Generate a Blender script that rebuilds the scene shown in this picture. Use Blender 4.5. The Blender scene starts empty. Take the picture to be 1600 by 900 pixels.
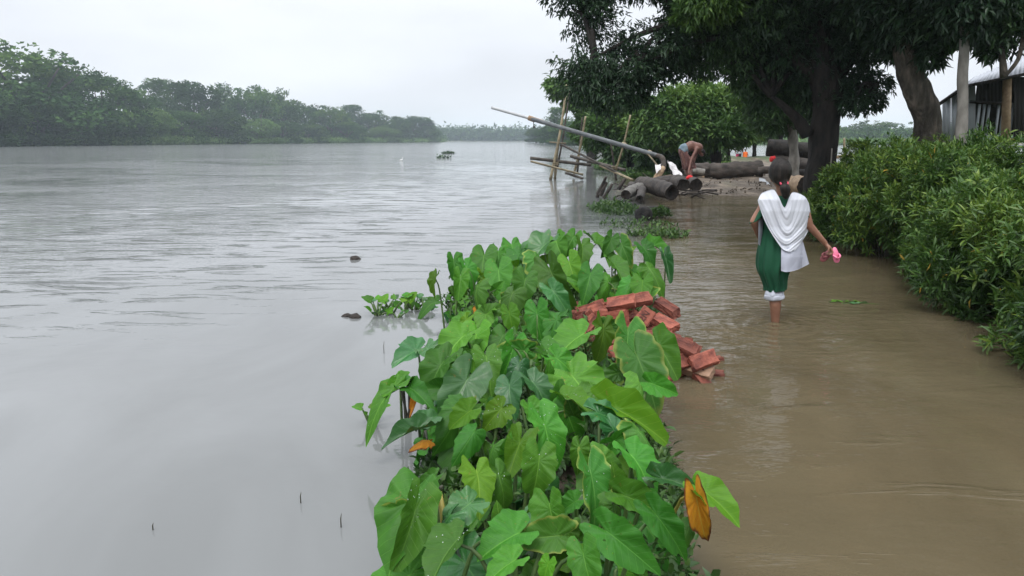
import bpy, bmesh, math, random
import numpy as np
from mathutils import Vector, Matrix, Euler
R = math.radians
scn = bpy.context.scene
COL = scn.collection

# ------------------------------------------------------------------ camera
PITCH, FPX, HC = R(11.4), 1150.0, 1.5
cam_d = bpy.data.cameras.new('camera'); cam = bpy.data.objects.new('camera', cam_d); COL.objects.link(cam)
cam.location = (0, 0, HC); cam.rotation_euler = (R(90) - PITCH, 0, 0)
cam_d.sensor_width = 36; cam_d.lens = 36 * FPX / 1600; cam_d.clip_start = 0.05; cam_d.clip_end = 6000
scn.camera = cam
_F = Vector((0, math.cos(PITCH), -math.sin(PITCH))); _U = Vector((0, math.sin(PITCH), math.cos(PITCH)))
def ray(px, py): return _F * FPX + Vector((px - 800, 0, 0)) + _U * (450 - py)
def at(px, py, Y):                      # the point of the place seen there, at distance Y
    r = ray(px, py); return Vector((0, 0, HC)) + r * (Y / r.y)
def gnd(px, py, z=0.0):
    r = ray(px, py); return Vector((0, 0, HC)) + r * ((z - HC) / r.z)

# ------------------------------------------------------------------ world, sun, exposure
SUN_EL, SUN_ROT = R(58), R(200)
w = bpy.data.worlds.new('World'); scn.world = w; w.use_nodes = True
nt = w.node_tree; nt.nodes.clear(); N = nt.nodes.new; Lk = nt.links.new
sky = N('ShaderNodeTexSky'); sky.sky_type = 'NISHITA'; sky.sun_disc = False
sky.sun_elevation = SUN_EL; sky.sun_rotation = SUN_ROT
bg1 = N('ShaderNodeBackground'); bg1.inputs[1].default_value = 0.05; Lk(sky.outputs[0], bg1.inputs[0])
tc = N('ShaderNodeTexCoord'); sep = N('ShaderNodeSeparateXYZ'); Lk(tc.outputs['Generated'], sep.inputs[0])
mz = N('ShaderNodeMath'); mz.operation = 'MAXIMUM'; mz.inputs[1].default_value = 0; Lk(sep.outputs[2], mz.inputs[0])
pw = N('ShaderNodeMath'); pw.operation = 'POWER'; pw.inputs[1].default_value = 1.5; Lk(mz.outputs[0], pw.inputs[0])
ml = N('ShaderNodeMath'); ml.operation = 'MULTIPLY_ADD'; ml.inputs[1].default_value = 1.9; ml.inputs[2].default_value = 0.96; Lk(pw.outputs[0], ml.inputs[0])
mp = N('ShaderNodeMapping'); mp.inputs['Scale'].default_value = (1.0, 1.0, 3.2); Lk(tc.outputs['Generated'], mp.inputs[0])
nz = N('ShaderNodeTexNoise'); nz.inputs['Scale'].default_value = 2.4; nz.inputs['Detail'].default_value = 5; nz.inputs['Roughness'].default_value = 0.45; Lk(mp.outputs[0], nz.inputs['Vector'])
cr = N('ShaderNodeMapRange'); cr.inputs[1].default_value = 0.3; cr.inputs[2].default_value = 0.7; cr.inputs[3].default_value = 0.86; cr.inputs[4].default_value = 1.10; Lk(nz.outputs[0], cr.inputs[0])
mm = N('ShaderNodeMath'); mm.operation = 'MULTIPLY'; Lk(ml.outputs[0], mm.inputs[0]); Lk(cr.outputs[0], mm.inputs[1])
bg2 = N('ShaderNodeBackground'); bg2.inputs[0].default_value = (0.90, 0.935, 1.0, 1); Lk(mm.outputs[0], bg2.inputs[1])
mx = N('ShaderNodeMixShader'); mx.inputs[0].default_value = 0.92; Lk(bg1.outputs[0], mx.inputs[1]); Lk(bg2.outputs[0], mx.inputs[2])
wo = N('ShaderNodeOutputWorld'); Lk(mx.outputs[0], wo.inputs[0])

sd = bpy.data.lights.new('sun', 'SUN'); sun = bpy.data.objects.new('sun', sd); COL.objects.link(sun)
sd.energy = 1.5; sd.angle = R(18); sd.color = (1.0, 0.965, 0.91)
# the light comes from above and behind the camera, a little from the left
_sdir = Vector((math.sin(SUN_ROT) * math.cos(SUN_EL), math.cos(SUN_ROT) * math.cos(SUN_EL), math.sin(SUN_EL)))
sun.rotation_euler = _sdir.to_track_quat('Z', 'Y').to_euler(); sun.location = (0, -5, 20)
scn.view_settings.view_transform = 'Standard'; scn.view_settings.look = 'None'
scn.view_settings.exposure = 0.1; scn.view_settings.gamma = 1
try: scn.cycles.max_bounces = 8; scn.cycles.transparent_max_bounces = 8; scn.cycles.volume_bounces = 2
except Exception: pass

# ------------------------------------------------------------------ helpers
rng = np.random.default_rng(11); random.seed(11)
def tag(o, label=None, cat=None, group=None, kind=None):
    if label: o['label'] = label
    if cat: o['category'] = cat
    if group: o['group'] = group
    if kind: o['kind'] = kind
    return o
def link(o, parent=None):
    COL.objects.link(o)
    if parent is not None: o.parent = parent
    return o
def empty(name, loc=(0, 0, 0), rz=0):
    o = bpy.data.objects.new(name, None); o.location = loc; o.rotation_euler = (0, 0, rz); o.empty_display_size = .1
    return link(o)
def mesh_np(name, V, polys, mat=None, tint=None, smooth=False):
    """polys: list of int arrays (n,k)"""
    me = bpy.data.meshes.new(name); V = np.asarray(V, dtype=np.float32)
    me.vertices.add(len(V)); me.vertices.foreach_set('co', V.ravel())
    nl = sum(p.size for p in polys); npoly = sum(len(p) for p in polys)
    me.loops.add(nl); me.polygons.add(npoly)
    me.loops.foreach_set('vertex_index', np.concatenate([p.ravel() for p in polys]).astype(np.int32))
    tot = np.concatenate([np.full(len(p), p.shape[1], dtype=np.int32) for p in polys])
    st = np.concatenate([[0], np.cumsum(tot)[:-1]]).astype(np.int32)
    me.polygons.foreach_set('loop_start', st)
    me.update(calc_edges=True)
    if smooth: me.polygons.foreach_set('use_smooth', np.ones(npoly, dtype=bool))
    if tint is not None:
        a = me.attributes.new('tint', 'FLOAT', 'FACE'); a.data.foreach_set('value', np.asarray(tint, dtype=np.float32))
    if mat: me.materials.append(mat)
    return me
def mobj(name, me, parent=None, loc=(0, 0, 0)):
    o = bpy.data.objects.new(name, me); o.location = loc; return link(o, parent)
def shift(V, o): return np.asarray(V) - np.array(o)

def unit(a): return a / np.maximum(np.linalg.norm(a, axis=-1, keepdims=True), 1e-9)
def tube(points, radii, seg=8, noise=0.0, seed=0, cap=True, squash=1.0):
    """swept tube along points; returns V, polys"""
    P = np.array([tuple(p) for p in points], dtype=float); n = len(P); rad = np.array(radii, dtype=float)
    T = np.gradient(P, axis=0); T = unit(T)
    ref = np.array([0, 0, 1.0]) if abs(T[:, 2]).mean() < .8 else np.array([0, 1.0, 0])
    A = unit(np.cross(T, ref)); B = np.cross(T, A)
    th = np.linspace(0, 2 * np.pi, seg, endpoint=False)
    rg = np.random.default_rng(seed)
    rr = rad[:, None] * (1 + noise * rg.normal(size=(n, seg)))
    V = P[:, None, :] + rr[..., None] * (np.cos(th)[None, :, None] * A[:, None, :] + squash * np.sin(th)[None, :, None] * B[:, None, :])
    V = V.reshape(-1, 3); i = np.arange(n - 1)[:, None] * seg; j = np.arange(seg)[None, :]; k = (j + 1) % seg
    Q = np.stack([i + j, i + k, i + seg + k, i + seg + j], -1).reshape(-1, 4)
    polys = [Q]
    if cap: polys.append(np.array([list(range(seg))[::-1]])); polys.append(np.array([list(range((n - 1) * seg, n * seg))]))
    return V, polys
def spline(pts, n):
    """Catmull-Rom through pts"""
    P = np.array([tuple(p) for p in pts], dtype=float)
    if len(P) == 2: t = np.linspace(0, 1, n)[:, None]; return P[0] * (1 - t) + P[1] * t
    Q = np.vstack([2 * P[0] - P[1], P, 2 * P[-1] - P[-2]]); out = []
    for t in np.linspace(0, len(P) - 1 - 1e-6, n):
        i = int(t); f = t - i; p0, p1, p2, p3 = Q[i:i + 4]
        out.append(.5 * ((2 * p1) + (-p0 + p2) * f + (2 * p0 - 5 * p1 + 4 * p2 - p3) * f * f + (-p0 + 3 * p1 - 3 * p2 + p3) * f ** 3))
    return np.array(out)
def merge(parts):
    Vs, Ps, off = [], [], 0
    for V, P in parts:
        Vs.append(np.asarray(V)); Ps += [p + off for p in P]; off += len(V)
    return np.vstack(Vs), Ps
def box(c, s, rot=None):
    c = np.array(tuple(c)); s = np.array(s) / 2
    V = np.array([[x, y, z] for x in (-1, 1) for y in (-1, 1) for z in (-1, 1)]) * s
    if rot is not None: V = V @ np.array(Euler(rot).to_matrix()).T
    F_ = np.array([[0, 1, 3, 2], [4, 6, 7, 5], [0, 4, 5, 1], [2, 3, 7, 6], [0, 2, 6, 4], [1, 5, 7, 3]])
    return V + c, [F_]
def grid_faces(nu, nv):
    i = np.arange(nu - 1)[:, None]; j = np.arange(nv - 1)[None, :]; a = i * nv + j
    return np.stack([a, a + nv, a + nv + 1, a + 1], -1).reshape(-1, 4)

def vnoise(P, seed=0, scale=1.0):
    """cheap smooth pseudo noise of points (n,3), about -1..1"""
    rg = np.random.default_rng(1000 + seed); v = np.zeros(len(P))
    for k in range(7):
        d = rg.normal(size=3); d /= np.linalg.norm(d); f = scale * rg.uniform(.6, 1.9)
        v += np.sin(P @ d * f * 2 * np.pi + rg.uniform(0, 6.28))
    return v / 3.0

# ------------------------------------------------------------------ materials
def principled(name, color, rough=.6, spec=.5, **kw):
    m = bpy.data.materials.new(name); m.use_nodes = True; t = m.node_tree; b = t.nodes['Principled BSDF']
    b.inputs['Base Color'].default_value = (*color, 1); b.inputs['Roughness'].default_value = rough
    b.inputs['Specular IOR Level'].default_value = spec
    for k, v in kw.items(): b.inputs[k].default_value = v
    return m
def noisy(name, c1, c2, scale=8, rough=.7, bump=.3, bscale=None, spec=.4, stretch=(1, 1, 1), dist=.01, c3=None, rnd=.0, detail=6):
    """base colour from noise between c1 and c2, with bump; rnd varies value per object"""
    m = principled(name, c1, rough, spec); t = m.node_tree; b = t.nodes['Principled BSDF']; n = t.nodes.new; l = t.links.new
    tc = n('ShaderNodeTexCoord'); mp = n('ShaderNodeMapping'); mp.inputs['Scale'].default_value = stretch; l(tc.outputs['Object'], mp.inputs[0])
    z = n('ShaderNodeTexNoise'); z.inputs['Scale'].default_value = scale; z.inputs['Detail'].default_value = detail; l(mp.outputs[0], z.inputs['Vector'])
    r = n('ShaderNodeValToRGB'); r.color_ramp.elements[0].position = .32; r.color_ramp.elements[0].color = (*c1, 1)
    r.color_ramp.elements[1].position = .68; r.color_ramp.elements[1].color = (*c2, 1)
    if c3: e = r.color_ramp.elements.new(.52); e.color = (*c3, 1)
    l(z.outputs[0], r.inputs[0]); src = r.outputs[0]
    if rnd:
        oi = n('ShaderNodeObjectInfo'); mr = n('ShaderNodeMapRange'); mr.inputs[3].default_value = 1 - rnd; mr.inputs[4].default_value = 1 + rnd; l(oi.outputs['Random'], mr.inputs[0])
        hs = n('ShaderNodeHueSaturation'); l(mr.outputs[0], hs.inputs['Value']); l(src, hs.inputs['Color']); src = hs.outputs[0]
    l(src, b.inputs['Base Color'])
    if bump:
        z2 = n('ShaderNodeTexNoise'); z2.inputs['Scale'].default_value = bscale or scale * 3; z2.inputs['Detail'].default_value = 6; l(mp.outputs[0], z2.inputs['Vector'])
        bp = n('ShaderNodeBump'); bp.inputs['Strength'].default_value = bump; bp.inputs['Distance'].default_value = dist; l(z2.outputs[0], bp.inputs['Height']); l(bp.outputs[0], b.inputs['Normal'])
    return m
def foliage(name, dark, mid, light, rough=.5, trans=.25, rnd=.0, odd=None, spec=.4):
    """leaf colour from the per-leaf 'tint' attribute; a share of the light passes through the leaf"""
    m = principled(name, mid, rough, spec); t = m.node_tree; b = t.nodes['Principled BSDF']; n = t.nodes.new; l = t.links.new
    a = n('ShaderNodeAttribute'); a.attribute_name = 'tint'
    r = n('ShaderNodeValToRGB'); e = r.color_ramp.elements; e[0].position = 0; e[0].color = (*dark, 1); e[1].position = 1; e[1].color = (*(odd or light), 1)
    q = e.new(.5); q.color = (*mid, 1)
    if odd: q = e.new(.93); q.color = (*light, 1); q = e.new(.97); q.color = (*odd, 1)
    l(a.outputs['Fac'], r.inputs[0]); src = r.outputs[0]
    if rnd:
        oi = n('ShaderNodeObjectInfo'); mr = n('ShaderNodeMapRange'); mr.inputs[3].default_value = 1 - rnd; mr.inputs[4].default_value = 1 + rnd; l(oi.outputs['Random'], mr.inputs[0])
        hs = n('ShaderNodeHueSaturation'); l(mr.outputs[0], hs.inputs['Value']); l(src, hs.inputs['Color']); src = hs.outputs[0]
    l(src, b.inputs['Base Color'])
    tr = n('ShaderNodeBsdfTranslucent'); l(src, tr.inputs['Color'])
    mx = n('ShaderNodeMixShader'); mx.inputs[0].default_value = trans; l(b.outputs[0], mx.inputs[1]); l(tr.outputs[0], mx.inputs[2])
    l(mx.outputs[0], t.nodes['Material Output'].inputs['Surface'])
    return m
M = {}
M['mango'] = foliage('mango_leaf', (.016, .036, .020), (.032, .070, .030), (.08, .16, .04), .42, .25)
M['tree_mid'] = foliage('tree_leaf', (.03, .07, .02), (.065, .14, .03), (.16, .26, .045), .5, .3)
M['hedge'] = foliage('hedge_leaf', (.020, .052, .013), (.062, .135, .022), (.19, .27, .04), .42, .25, odd=(.45, .30, .05))
M['far'] = foliage('far_leaf', (.012, .038, .009), (.038, .092, .020), (.105, .18, .03), .8, .2, rnd=.3, spec=.2)
M['far_light'] = foliage('far_leaf_light', (.04, .09, .02), (.08, .16, .03), (.16, .25, .06), .8, .25, rnd=.15)
M['weed'] = foliage('weed_leaf', (.03, .07, .02), (.06, .13, .03), (.13, .22, .05), .45, .25)
M['bark_dark'] = noisy('dark_bark', (.008, .0075, .007), (.032, .027, .023), 9, .95, 1.0, 22, stretch=(1, 1, .35), dist=.03)
M['bark_brown'] = noisy('brown_bark', (.035, .028, .022), (.15, .12, .095), 11, .9, 1.0, 30, stretch=(1, 1, .35), dist=.06, c3=(.075, .065, .05))
M['bark_pale'] = noisy('pale_bark', (.12, .11, .095), (.24, .225, .2), 9, .85, .5, 40, stretch=(1, 1, .5), dist=.01)
M['far_bark'] = principled('far_bark', (.06, .05, .045), .9)
M['log'] = noisy('wet_log_bark', (.02, .016, .013), (.085, .068, .056), 7, .75, .9, 26, stretch=(.4, 1, 1), dist=.02)
M['log_end'] = noisy('rotten_log_end', (.012, .010, .009), (.05, .038, .03), 14, .85, .6)
M['wood_tan'] = noisy('tan_wood', (.20, .13, .075), (.38, .27, .17), 10, .7, .4)
M['bamboo'] = noisy('bamboo', (.13, .105, .06), (.30, .25, .16), 6, .55, .2, rnd=.35)
M['bamboo_dark'] = noisy('old_wet_bamboo', (.03, .026, .022), (.09, .075, .06), 8, .7, .3)
M['pipe'] = noisy('grey_pipe', (.06, .065, .065), (.12, .13, .135), 5, .45, .1)
M['pipe_pale'] = noisy('pale_pipe', (.33, .34, .35), (.45, .46, .46), 5, .4, .1)
M['plastic_sack'] = noisy('white_sack', (.45, .42, .42), (.72, .70, .69), 12, .55, .3)
HAZE = 0.00045
# ------------------------------------------------------------------ ground and water
def sst(e0, e1, x): t = np.clip((x - e0) / (e1 - e0), 0, 1); return t * t * (3 - 2 * t)
BANK_Y = np.array([0, 15, 18, 20, 24, 27, 38, 78, 170, 430, 900.])
BANK_X = np.array([9, 6, 4.2, 3.5, 3.7, 4.2, 5.6, 9.5, 16, 22, 40.])      # the right bank's river edge beyond the flooded path
HED_Y = np.array([-6, 3, 4.95, 6.1, 9.05, 10.1, 13, 16, 60]); HED_X = np.array([3.5, 3.45, 3.58, 3.85, 4.65, 4.75, 5.6, 7.2, 30])
CL_Y = np.array([1.0, 2.0, 3.2, 4.4, 5.5, 6.5, 7.4]); CL_L = np.array([-.35, -.38, -.42, -.36, -.42, -.6, -.4]); CL_R = np.array([.6, .6, .75, .7, 1.0, 1.35, 1.3])
LB_px = [(-700, 236), (-300, 231.5), (0, 229), (200, 226.8), (450, 224.3), (690, 222.1)]     # left bank waterline
LB = np.array([tuple(gnd(*p))[:2] for p in LB_px])
def left_bank_x(y): return np.interp(y, LB[:, 1], LB[:, 0], right=LB[-1, 0])
def clump_mask(x, y):
    l = np.interp(y, CL_Y, CL_L); r = np.interp(y, CL_Y, CL_R)
    return sst(-.15, .2, x - l) * sst(-.15, .2, r - x) * sst(.6, 1.0, y) * (1 - sst(7.1, 7.7, y))
def ground_h(x, y):
    h = np.full(np.shape(x), -.24)
    pth = np.interp(y, [0, 7.5, 12, 17, 20], [.1, .6, 2.2, 3.4, 3.4])           # where the path's edge drops into the river
    h = h - 1.6 * sst(0, 3.5, (pth - .8) - x) * (1 - sst(20, 24, y)) - 1.6 * sst(20, 24, y)
    h = np.maximum(h, -.24 + .28 * clump_mask(x, y) + 0 * x)
    nn = .05 * np.sin(x * 1.9 + .6 * y) + .035 * np.sin(y * 2.3 - x * 1.1) + .02 * np.sin(5.1 * x + 3.7 * y)
    # muddy landing beyond the path, then the strip of bank that runs on beside the river
    bx = np.interp(y, BANK_Y, BANK_X)
    wid = np.interp(y, [18, 30, 42, 50, 90, 200, 400], [40, 40, 14, 7.5, 9, 22, 60])
    bank = sst(18.3, 21.5, y + .5 * np.sin(x * 1.3)) * sst(-.2, 1.6, x - bx) * (1 - sst(0, 3, x - bx - wid))
    h = np.maximum(h, -.6 + bank * (np.where(y < 45, .76, 1.05) + nn))
    # bank under the hedge and the yard behind it
    hx = np.interp(y, HED_Y, HED_X)
    hb = sst(.1, 1.8, x - hx) * (1 - sst(30, 36, y))
    h = np.maximum(h, -.24 + hb * (.75 + nn))
    # far field behind the flood water, far shores
    h = np.maximum(h, -1.9 + 2.4 * sst(205, 216, y - .1 * x) * sst(.17, .19, x / np.maximum(y, 1)))
    h = np.maximum(h, -1.9 + 2.7 * sst(0, 14, left_bank_x(y) - x) * sst(60, 90, y + 0 * x))
    h = np.maximum(h, -1.9 + 2.9 * sst(640, 665, y))
    return h
def polar(r0, r1, nr, na, a0=0, a1=2 * math.pi, closed=True):
    rr = np.concatenate([[0], np.geomspace(r0, r1, nr)]); aa = np.linspace(a0, a1, na, endpoint=not closed)
    X = rr[:, None] * np.sin(aa); Y = rr[:, None] * np.cos(aa)
    V = np.stack([X.ravel(), Y.ravel(), np.zeros(X.size)], -1); i = np.arange(nr)[:, None] * na; j = np.arange(na)[None, :]; k = (j + 1) % na
    F_ = np.stack([i + j, i + na + j, i + na + k, i + k], -1).reshape(-1, 4)
    return V, [F_[na:], ] , na
def polar_mesh(name, r0, r1, nr, na):
    V, P, na_ = polar(r0, r1, nr, na)
    # the first ring closes on one centre vertex
    V = V[na_:]; c = len(V); V = np.vstack([V, [[0, 0, 0]]]); F_ = P[0] - na_
    j = np.arange(na_); fan = np.stack([j, (j + 1) % na_, np.full(na_, c)], -1)[:, ::-1]
    return V, [F_[:, ::-1], fan[:, ::-1]]
M['ground'] = noisy('wet_mud', (.06, .045, .032), (.24, .19, .14), 2.2, .7, 1.0, 9, dist=.08, c3=(.12, .095, .07))
V, P = polar_mesh('ground', .6, 1700, 190, 420)
V[:, 2] = ground_h(V[:, 0], V[:, 1])
# mix grass green into the mud where the bank is overgrown
me = mesh_np('ground', V, P, M['ground'], smooth=True)
gr = (sst(.3, .5, V[:, 2] + .08 * vnoise(V * .8, 3)) ).astype(np.float32)
a = me.attributes.new('grass', 'FLOAT', 'POINT'); a.data.foreach_set('value', gr)
t = M['ground'].node_tree; b = t.nodes['Principled BSDF']; src = b.inputs['Base Color'].links[0].from_socket
an = t.nodes.new('ShaderNodeAttribute'); an.attribute_name = 'grass'; mxc = t.nodes.new('ShaderNodeMix'); mxc.data_type = 'RGBA'
t.links.new(an.outputs['Fac'], mxc.inputs[0]); t.links.new(src, mxc.inputs[6]); mxc.inputs[7].default_value = (.06, .10, .03, 1); t.links.new(mxc.outputs[2], b.inputs['Base Color'])
tag(mobj('ground', me), kind='structure')

def water_material():
    m = bpy.data.materials.new('flood_water'); m.use_nodes = True; t = m.node_tree; n = t.nodes.new; l = t.links.new
    b = t.nodes['Principled BSDF']; b.inputs['IOR'].default_value = 1.333; b.inputs['Roughness'].default_value = .045
    geo = n('ShaderNodeTexCoord'); P_ = geo.outputs['Object']
    at_ = n('ShaderNodeAttribute'); at_.attribute_name = 'path'
    def math_(op, a, b_=None, c=None):
        k = n('ShaderNodeMath'); k.operation = op
        for i, v in enumerate((a, b_, c)):
            if v is None: continue
            if isinstance(v, (int, float)): k.inputs[i].default_value = v
            else: l(v, k.inputs[i])
        return k.outputs[0]
    def noise(sc, det, stretch, rough=.5, dis=0, rot=0):
        mp = n('ShaderNodeMapping'); mp.inputs['Scale'].default_value = stretch; mp.inputs['Rotation'].default_value = (0, 0, rot); l(P_, mp.inputs[0])
        z = n('ShaderNodeTexNoise'); z.inputs['Scale'].default_value = sc; z.inputs['Detail'].default_value = det; z.inputs['Roughness'].default_value = rough; z.inputs['Distortion'].default_value = dis
        l(mp.outputs[0], z.inputs['Vector']); return z.outputs[0]
    # silt colour: grey river, brown over the path, slow clouds of mud that also paint faint reflections into the river
    cloud = noise(.55, 5, (1, .6, 1), .55, 1.2)
    r1 = n('ShaderNodeValToRGB'); r1.color_ramp.elements[0].color = (.150, .155, .152, 1); r1.color_ramp.elements[1].color = (.182, .188, .186, 1); r1.color_ramp.elements[0].position = .38; r1.color_ramp.elements[1].position = .62; l(cloud, r1.inputs[0])
    r2 = n('ShaderNodeValToRGB'); r2.color_ramp.elements[0].color = (.105, .085, .049, 1); r2.color_ramp.elements[1].color = (.165, .136, .083, 1); r2.color_ramp.elements[0].position = .32; r2.color_ramp.elements[1].position = .72; l(cloud, r2.inputs[0])
    mc = n('ShaderNodeMix'); mc.data_type = 'RGBA'; l(at_.outputs['Fac'], mc.inputs[0]); l(r1.outputs[0], mc.inputs[6]); l(r2.outputs[0], mc.inputs[7]); l(mc.outputs[2], b.inputs['Base Color'])
    # waves, real heights in metres
    w1 = math_('MULTIPLY', noise(1.5, 4, (.8, 1.7, 1), .6, .8, .12), .010)
    w2 = math_('MULTIPLY', noise(4.0, 3, (.8, 1.8, 1), .6, .9, -.1), .0062)
    w3 = math_('MULTIPLY', noise(14, 2, (.9, 1.6, 1), .5, 0, .3), .0012)
    rough = n('ShaderNodeAttribute'); rough.attribute_name = 'chop'
    patch = noise(.11, 4, (.8, 1.3, 1), .6, 1.0)
    pm = n('ShaderNodeMapRange'); pm.inputs[1].default_value = .42; pm.inputs[2].default_value = .62; pm.inputs[3].default_value = .3; pm.inputs[4].default_value = 1.7; l(patch, pm.inputs[0])
    amp = math_('MULTIPLY', rough.outputs['Fac'], pm.outputs[0])
    far_ = n('ShaderNodeAttribute'); far_.attribute_name = 'far'; l(far_.outputs['Fac'], b.inputs['Roughness'])   # waves too small to see from here
    h = math_('MULTIPLY', math_('ADD', math_('ADD', w1, w2), w3), amp)
    # short steep wavelets where the current runs, and rings round the wading leg
    dz = n('ShaderNodeAttribute'); dz.attribute_name = 'dash'; mr = n('ShaderNodeMapRange'); mr.interpolation_type = 'SMOOTHSTEP'; l(noise(1.7, 4, (.55, 2.3, 1), .62, .7, .08), mr.inputs[0]); mr.inputs[1].default_value = .54; mr.inputs[2].default_value = .70; mr.inputs[3].default_value = 0; mr.inputs[4].default_value = .034
    h = math_('ADD', h, math_('MULTIPLY', mr.outputs[0], dz.outputs['Fac']))
    vd = n('ShaderNodeVectorMath'); vd.operation = 'DISTANCE'; l(P_, vd.inputs[0]); vd.inputs[1].default_value = tuple(gnd(1211, 508)); dd = vd.outputs['Value']
    wob = math_('ADD', math_('MULTIPLY', dd, 48), math_('MULTIPLY', noise(2.2, 2, (1, 1, 1)), 9))
    ring = math_('MULTIPLY', math_('SINE', wob), math_('MULTIPLY', math_('EXPONENT', math_('MULTIPLY', dd, -1.9)), .0042)); h = math_('ADD', h, ring)
    bp = n('ShaderNodeBump'); bp.inputs['Strength'].default_value = 1; bp.inputs['Distance'].default_value = 1; l(h, bp.inputs['Height']); l(bp.outputs[0], b.inputs['Normal'])
    # turbid: only a few centimetres can be seen into
    tr = n('ShaderNodeBsdfTransparent'); tr.inputs[0].default_value = (.85, .72, .55, 1)
    fr = n('ShaderNodeMath'); fr.operation = 'MULTIPLY'; fr.inputs[1].default_value = .24; l(at_.outputs['Fac'], fr.inputs[0])
    mx = n('ShaderNodeMixShader'); l(fr.outputs[0], mx.inputs[0]); l(b.outputs[0], mx.inputs[1]); l(tr.outputs[0], mx.inputs[2])
    l(mx.outputs[0], t.nodes['Material Output'].inputs['Surface'])
    return m
M['water'] = water_material()
V, P = polar_mesh('water', .5, 1700, 150, 300)
me = mesh_np('water', V, P, M['water'], smooth=True)
x, y = V[:, 0], V[:, 1]
edge = np.interp(y, [-5, 2, 4, 5.5, 7.5, 10, 14, 19, 24], [.2, .25, .55, .75, 1.0, 1.6, 2.5, 3.3, 3.6])
a = me.attributes.new('path', 'FLOAT', 'POINT'); a.data.foreach_set('value', (sst(-.35, .55, x - edge) * (1 - sst(26, 34, y))).astype(np.float32))
chop = .24 + .16 * sst(9, 16, y) * (x < 3)
chop = chop + 1.0 * sst(-1.5, -7, x) * sst(4, 9, y) * (1 - sst(30, 90, y)); chop = np.where(x > edge + .3, 1.6, chop); chop = chop + .25 * sst(40, 200, y)
a = me.attributes.new('chop', 'FLOAT', 'POINT'); a.data.foreach_set('value', chop.astype(np.float32))
a = me.attributes.new('dash', 'FLOAT', 'POINT'); a.data.foreach_set('value', (sst(edge - 1.2, edge - 6, x) * sst(4.5, 9, y) * (1 - .6 * sst(30, 80, y)) + .04 * (x < edge) * sst(5, 9, y) + .16 * sst(.3, .8, x - edge)).astype(np.float32))
a = me.attributes.new('far', 'FLOAT', 'POINT'); a.data.foreach_set('value', (.05 + .06 * sst(8, 120, np.hypot(x, y))).astype(np.float32))
tag(mobj('water', me), kind='structure')

# ------------------------------------------------------------------ leaves and crowns
def leaf_cloud(P_, D, Nn, L, W, near=False, droop=.15, fold=.12):
    """P base points, D directions, N normals -> one mesh of separate leaves"""
    n = len(P_); D = unit(D); S = unit(np.cross(D, Nn)); Nn = np.cross(S, D)
    L = np.broadcast_to(L, (n,))[:, None]; W = np.broadcast_to(W, (n,))[:, None]
    b_ = P_; tip = P_ + D * L - Nn * L * droop
    if not near:
        m1 = P_ + D * L * .45 + S * W * .5 + Nn * W * fold * 2; m2 = P_ + D * L * .45 - S * W * .5 + Nn * W * fold * 2
        V = np.stack([b_, m1, tip, m2], 1).reshape(-1, 3); i = np.arange(n)[:, None] * 4
        return V, [np.concatenate([i + [[0, 1, 2]], i + [[0, 2, 3]]], 1).reshape(-1, 3)], 2
    mid = P_ + D * L * .5 + Nn * L * .03
    vs = [b_, mid, tip]
    for f, wf in ((.28, .46), (.68, .38)):
        for s in (1, -1): vs.append(P_ + D * L * f + S * W * wf * s + Nn * W * fold * 2 - Nn * L * droop * f * f * .6)
    V = np.stack(vs, 1).reshape(-1, 3); i = np.arange(n)[:, None] * 7
    T = [[0, 3, 1], [3, 5, 1], [5, 2, 1], [0, 1, 4], [4, 1, 6], [6, 1, 2]]
    return V, [np.concatenate([i + [q] for q in T], 1).reshape(-1, 3)], 6
def rosettes(C, out, k, L, W, rg, down=.3, spread=.9, near=False, jit=.02, lvar=.25, align=0):
    """k leaves round each twig tip"""
    n = len(C); C2 = np.repeat(C, k, 0); O = np.repeat(unit(out), k, 0)
    D = O * .7 + rg.normal(size=(n * k, 3)) * spread * .6; D[:, 2] -= down; D = unit(D)
    Nn = rg.normal(size=(n * k, 3)) * .45 + np.array([0, 0, 1.0]) + O * .3
    if align: Nn = O * align + np.array([0, 0, .35]) + rg.normal(size=(n * k, 3)) * .28
    Ls = L * (1 + lvar * rg.normal(size=n * k)).clip(.4, 1.7); Ws = W * (1 + .2 * rg.normal(size=n * k)).clip(.5, 1.6)
    V, P_, t_ = leaf_cloud(C2 + rg.normal(size=C2.shape) * jit, D, Nn, Ls, Ws, near)
    return V, P_, t_
def blob_points(blobs, n, rg, shell=.3, gap=.0, seed=0, gscale=.5, upbias=.0):
    """points spread through the outer part of a set of ellipsoids (cx,cy,cz,rx,ry,rz)"""
    B = np.array(blobs, dtype=float); A = (B[:, 3] * B[:, 4] + B[:, 4] * B[:, 5] + B[:, 3] * B[:, 5]); pr = A / A.sum()
    idx = rg.choice(len(B), size=int(n * 1.8), p=pr); d = rg.normal(size=(len(idx), 3)); d[:, 2] += upbias; d = unit(d)
    r = 1 - np.abs(rg.normal(size=len(idx))) * shell; r = np.clip(r, .05, 1.08)
    lump = 1 + .13 * vnoise(B[idx, :3] + d * B[idx, 3:], seed + 7, gscale * 1.6)
    P_ = B[idx, :3] + d * B[idx, 3:] * (r * lump)[:, None]
    keep = vnoise(P_, seed, gscale) > -1.0 + gap
    P_, d = P_[keep], d[keep]; return P_[:n], d[:n]
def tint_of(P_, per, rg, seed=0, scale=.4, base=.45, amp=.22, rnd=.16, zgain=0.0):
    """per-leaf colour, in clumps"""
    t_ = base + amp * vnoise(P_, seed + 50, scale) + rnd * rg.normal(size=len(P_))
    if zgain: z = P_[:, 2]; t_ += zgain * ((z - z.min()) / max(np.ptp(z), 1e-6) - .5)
    return np.repeat(np.clip(t_, 0, 1), per)
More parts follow.
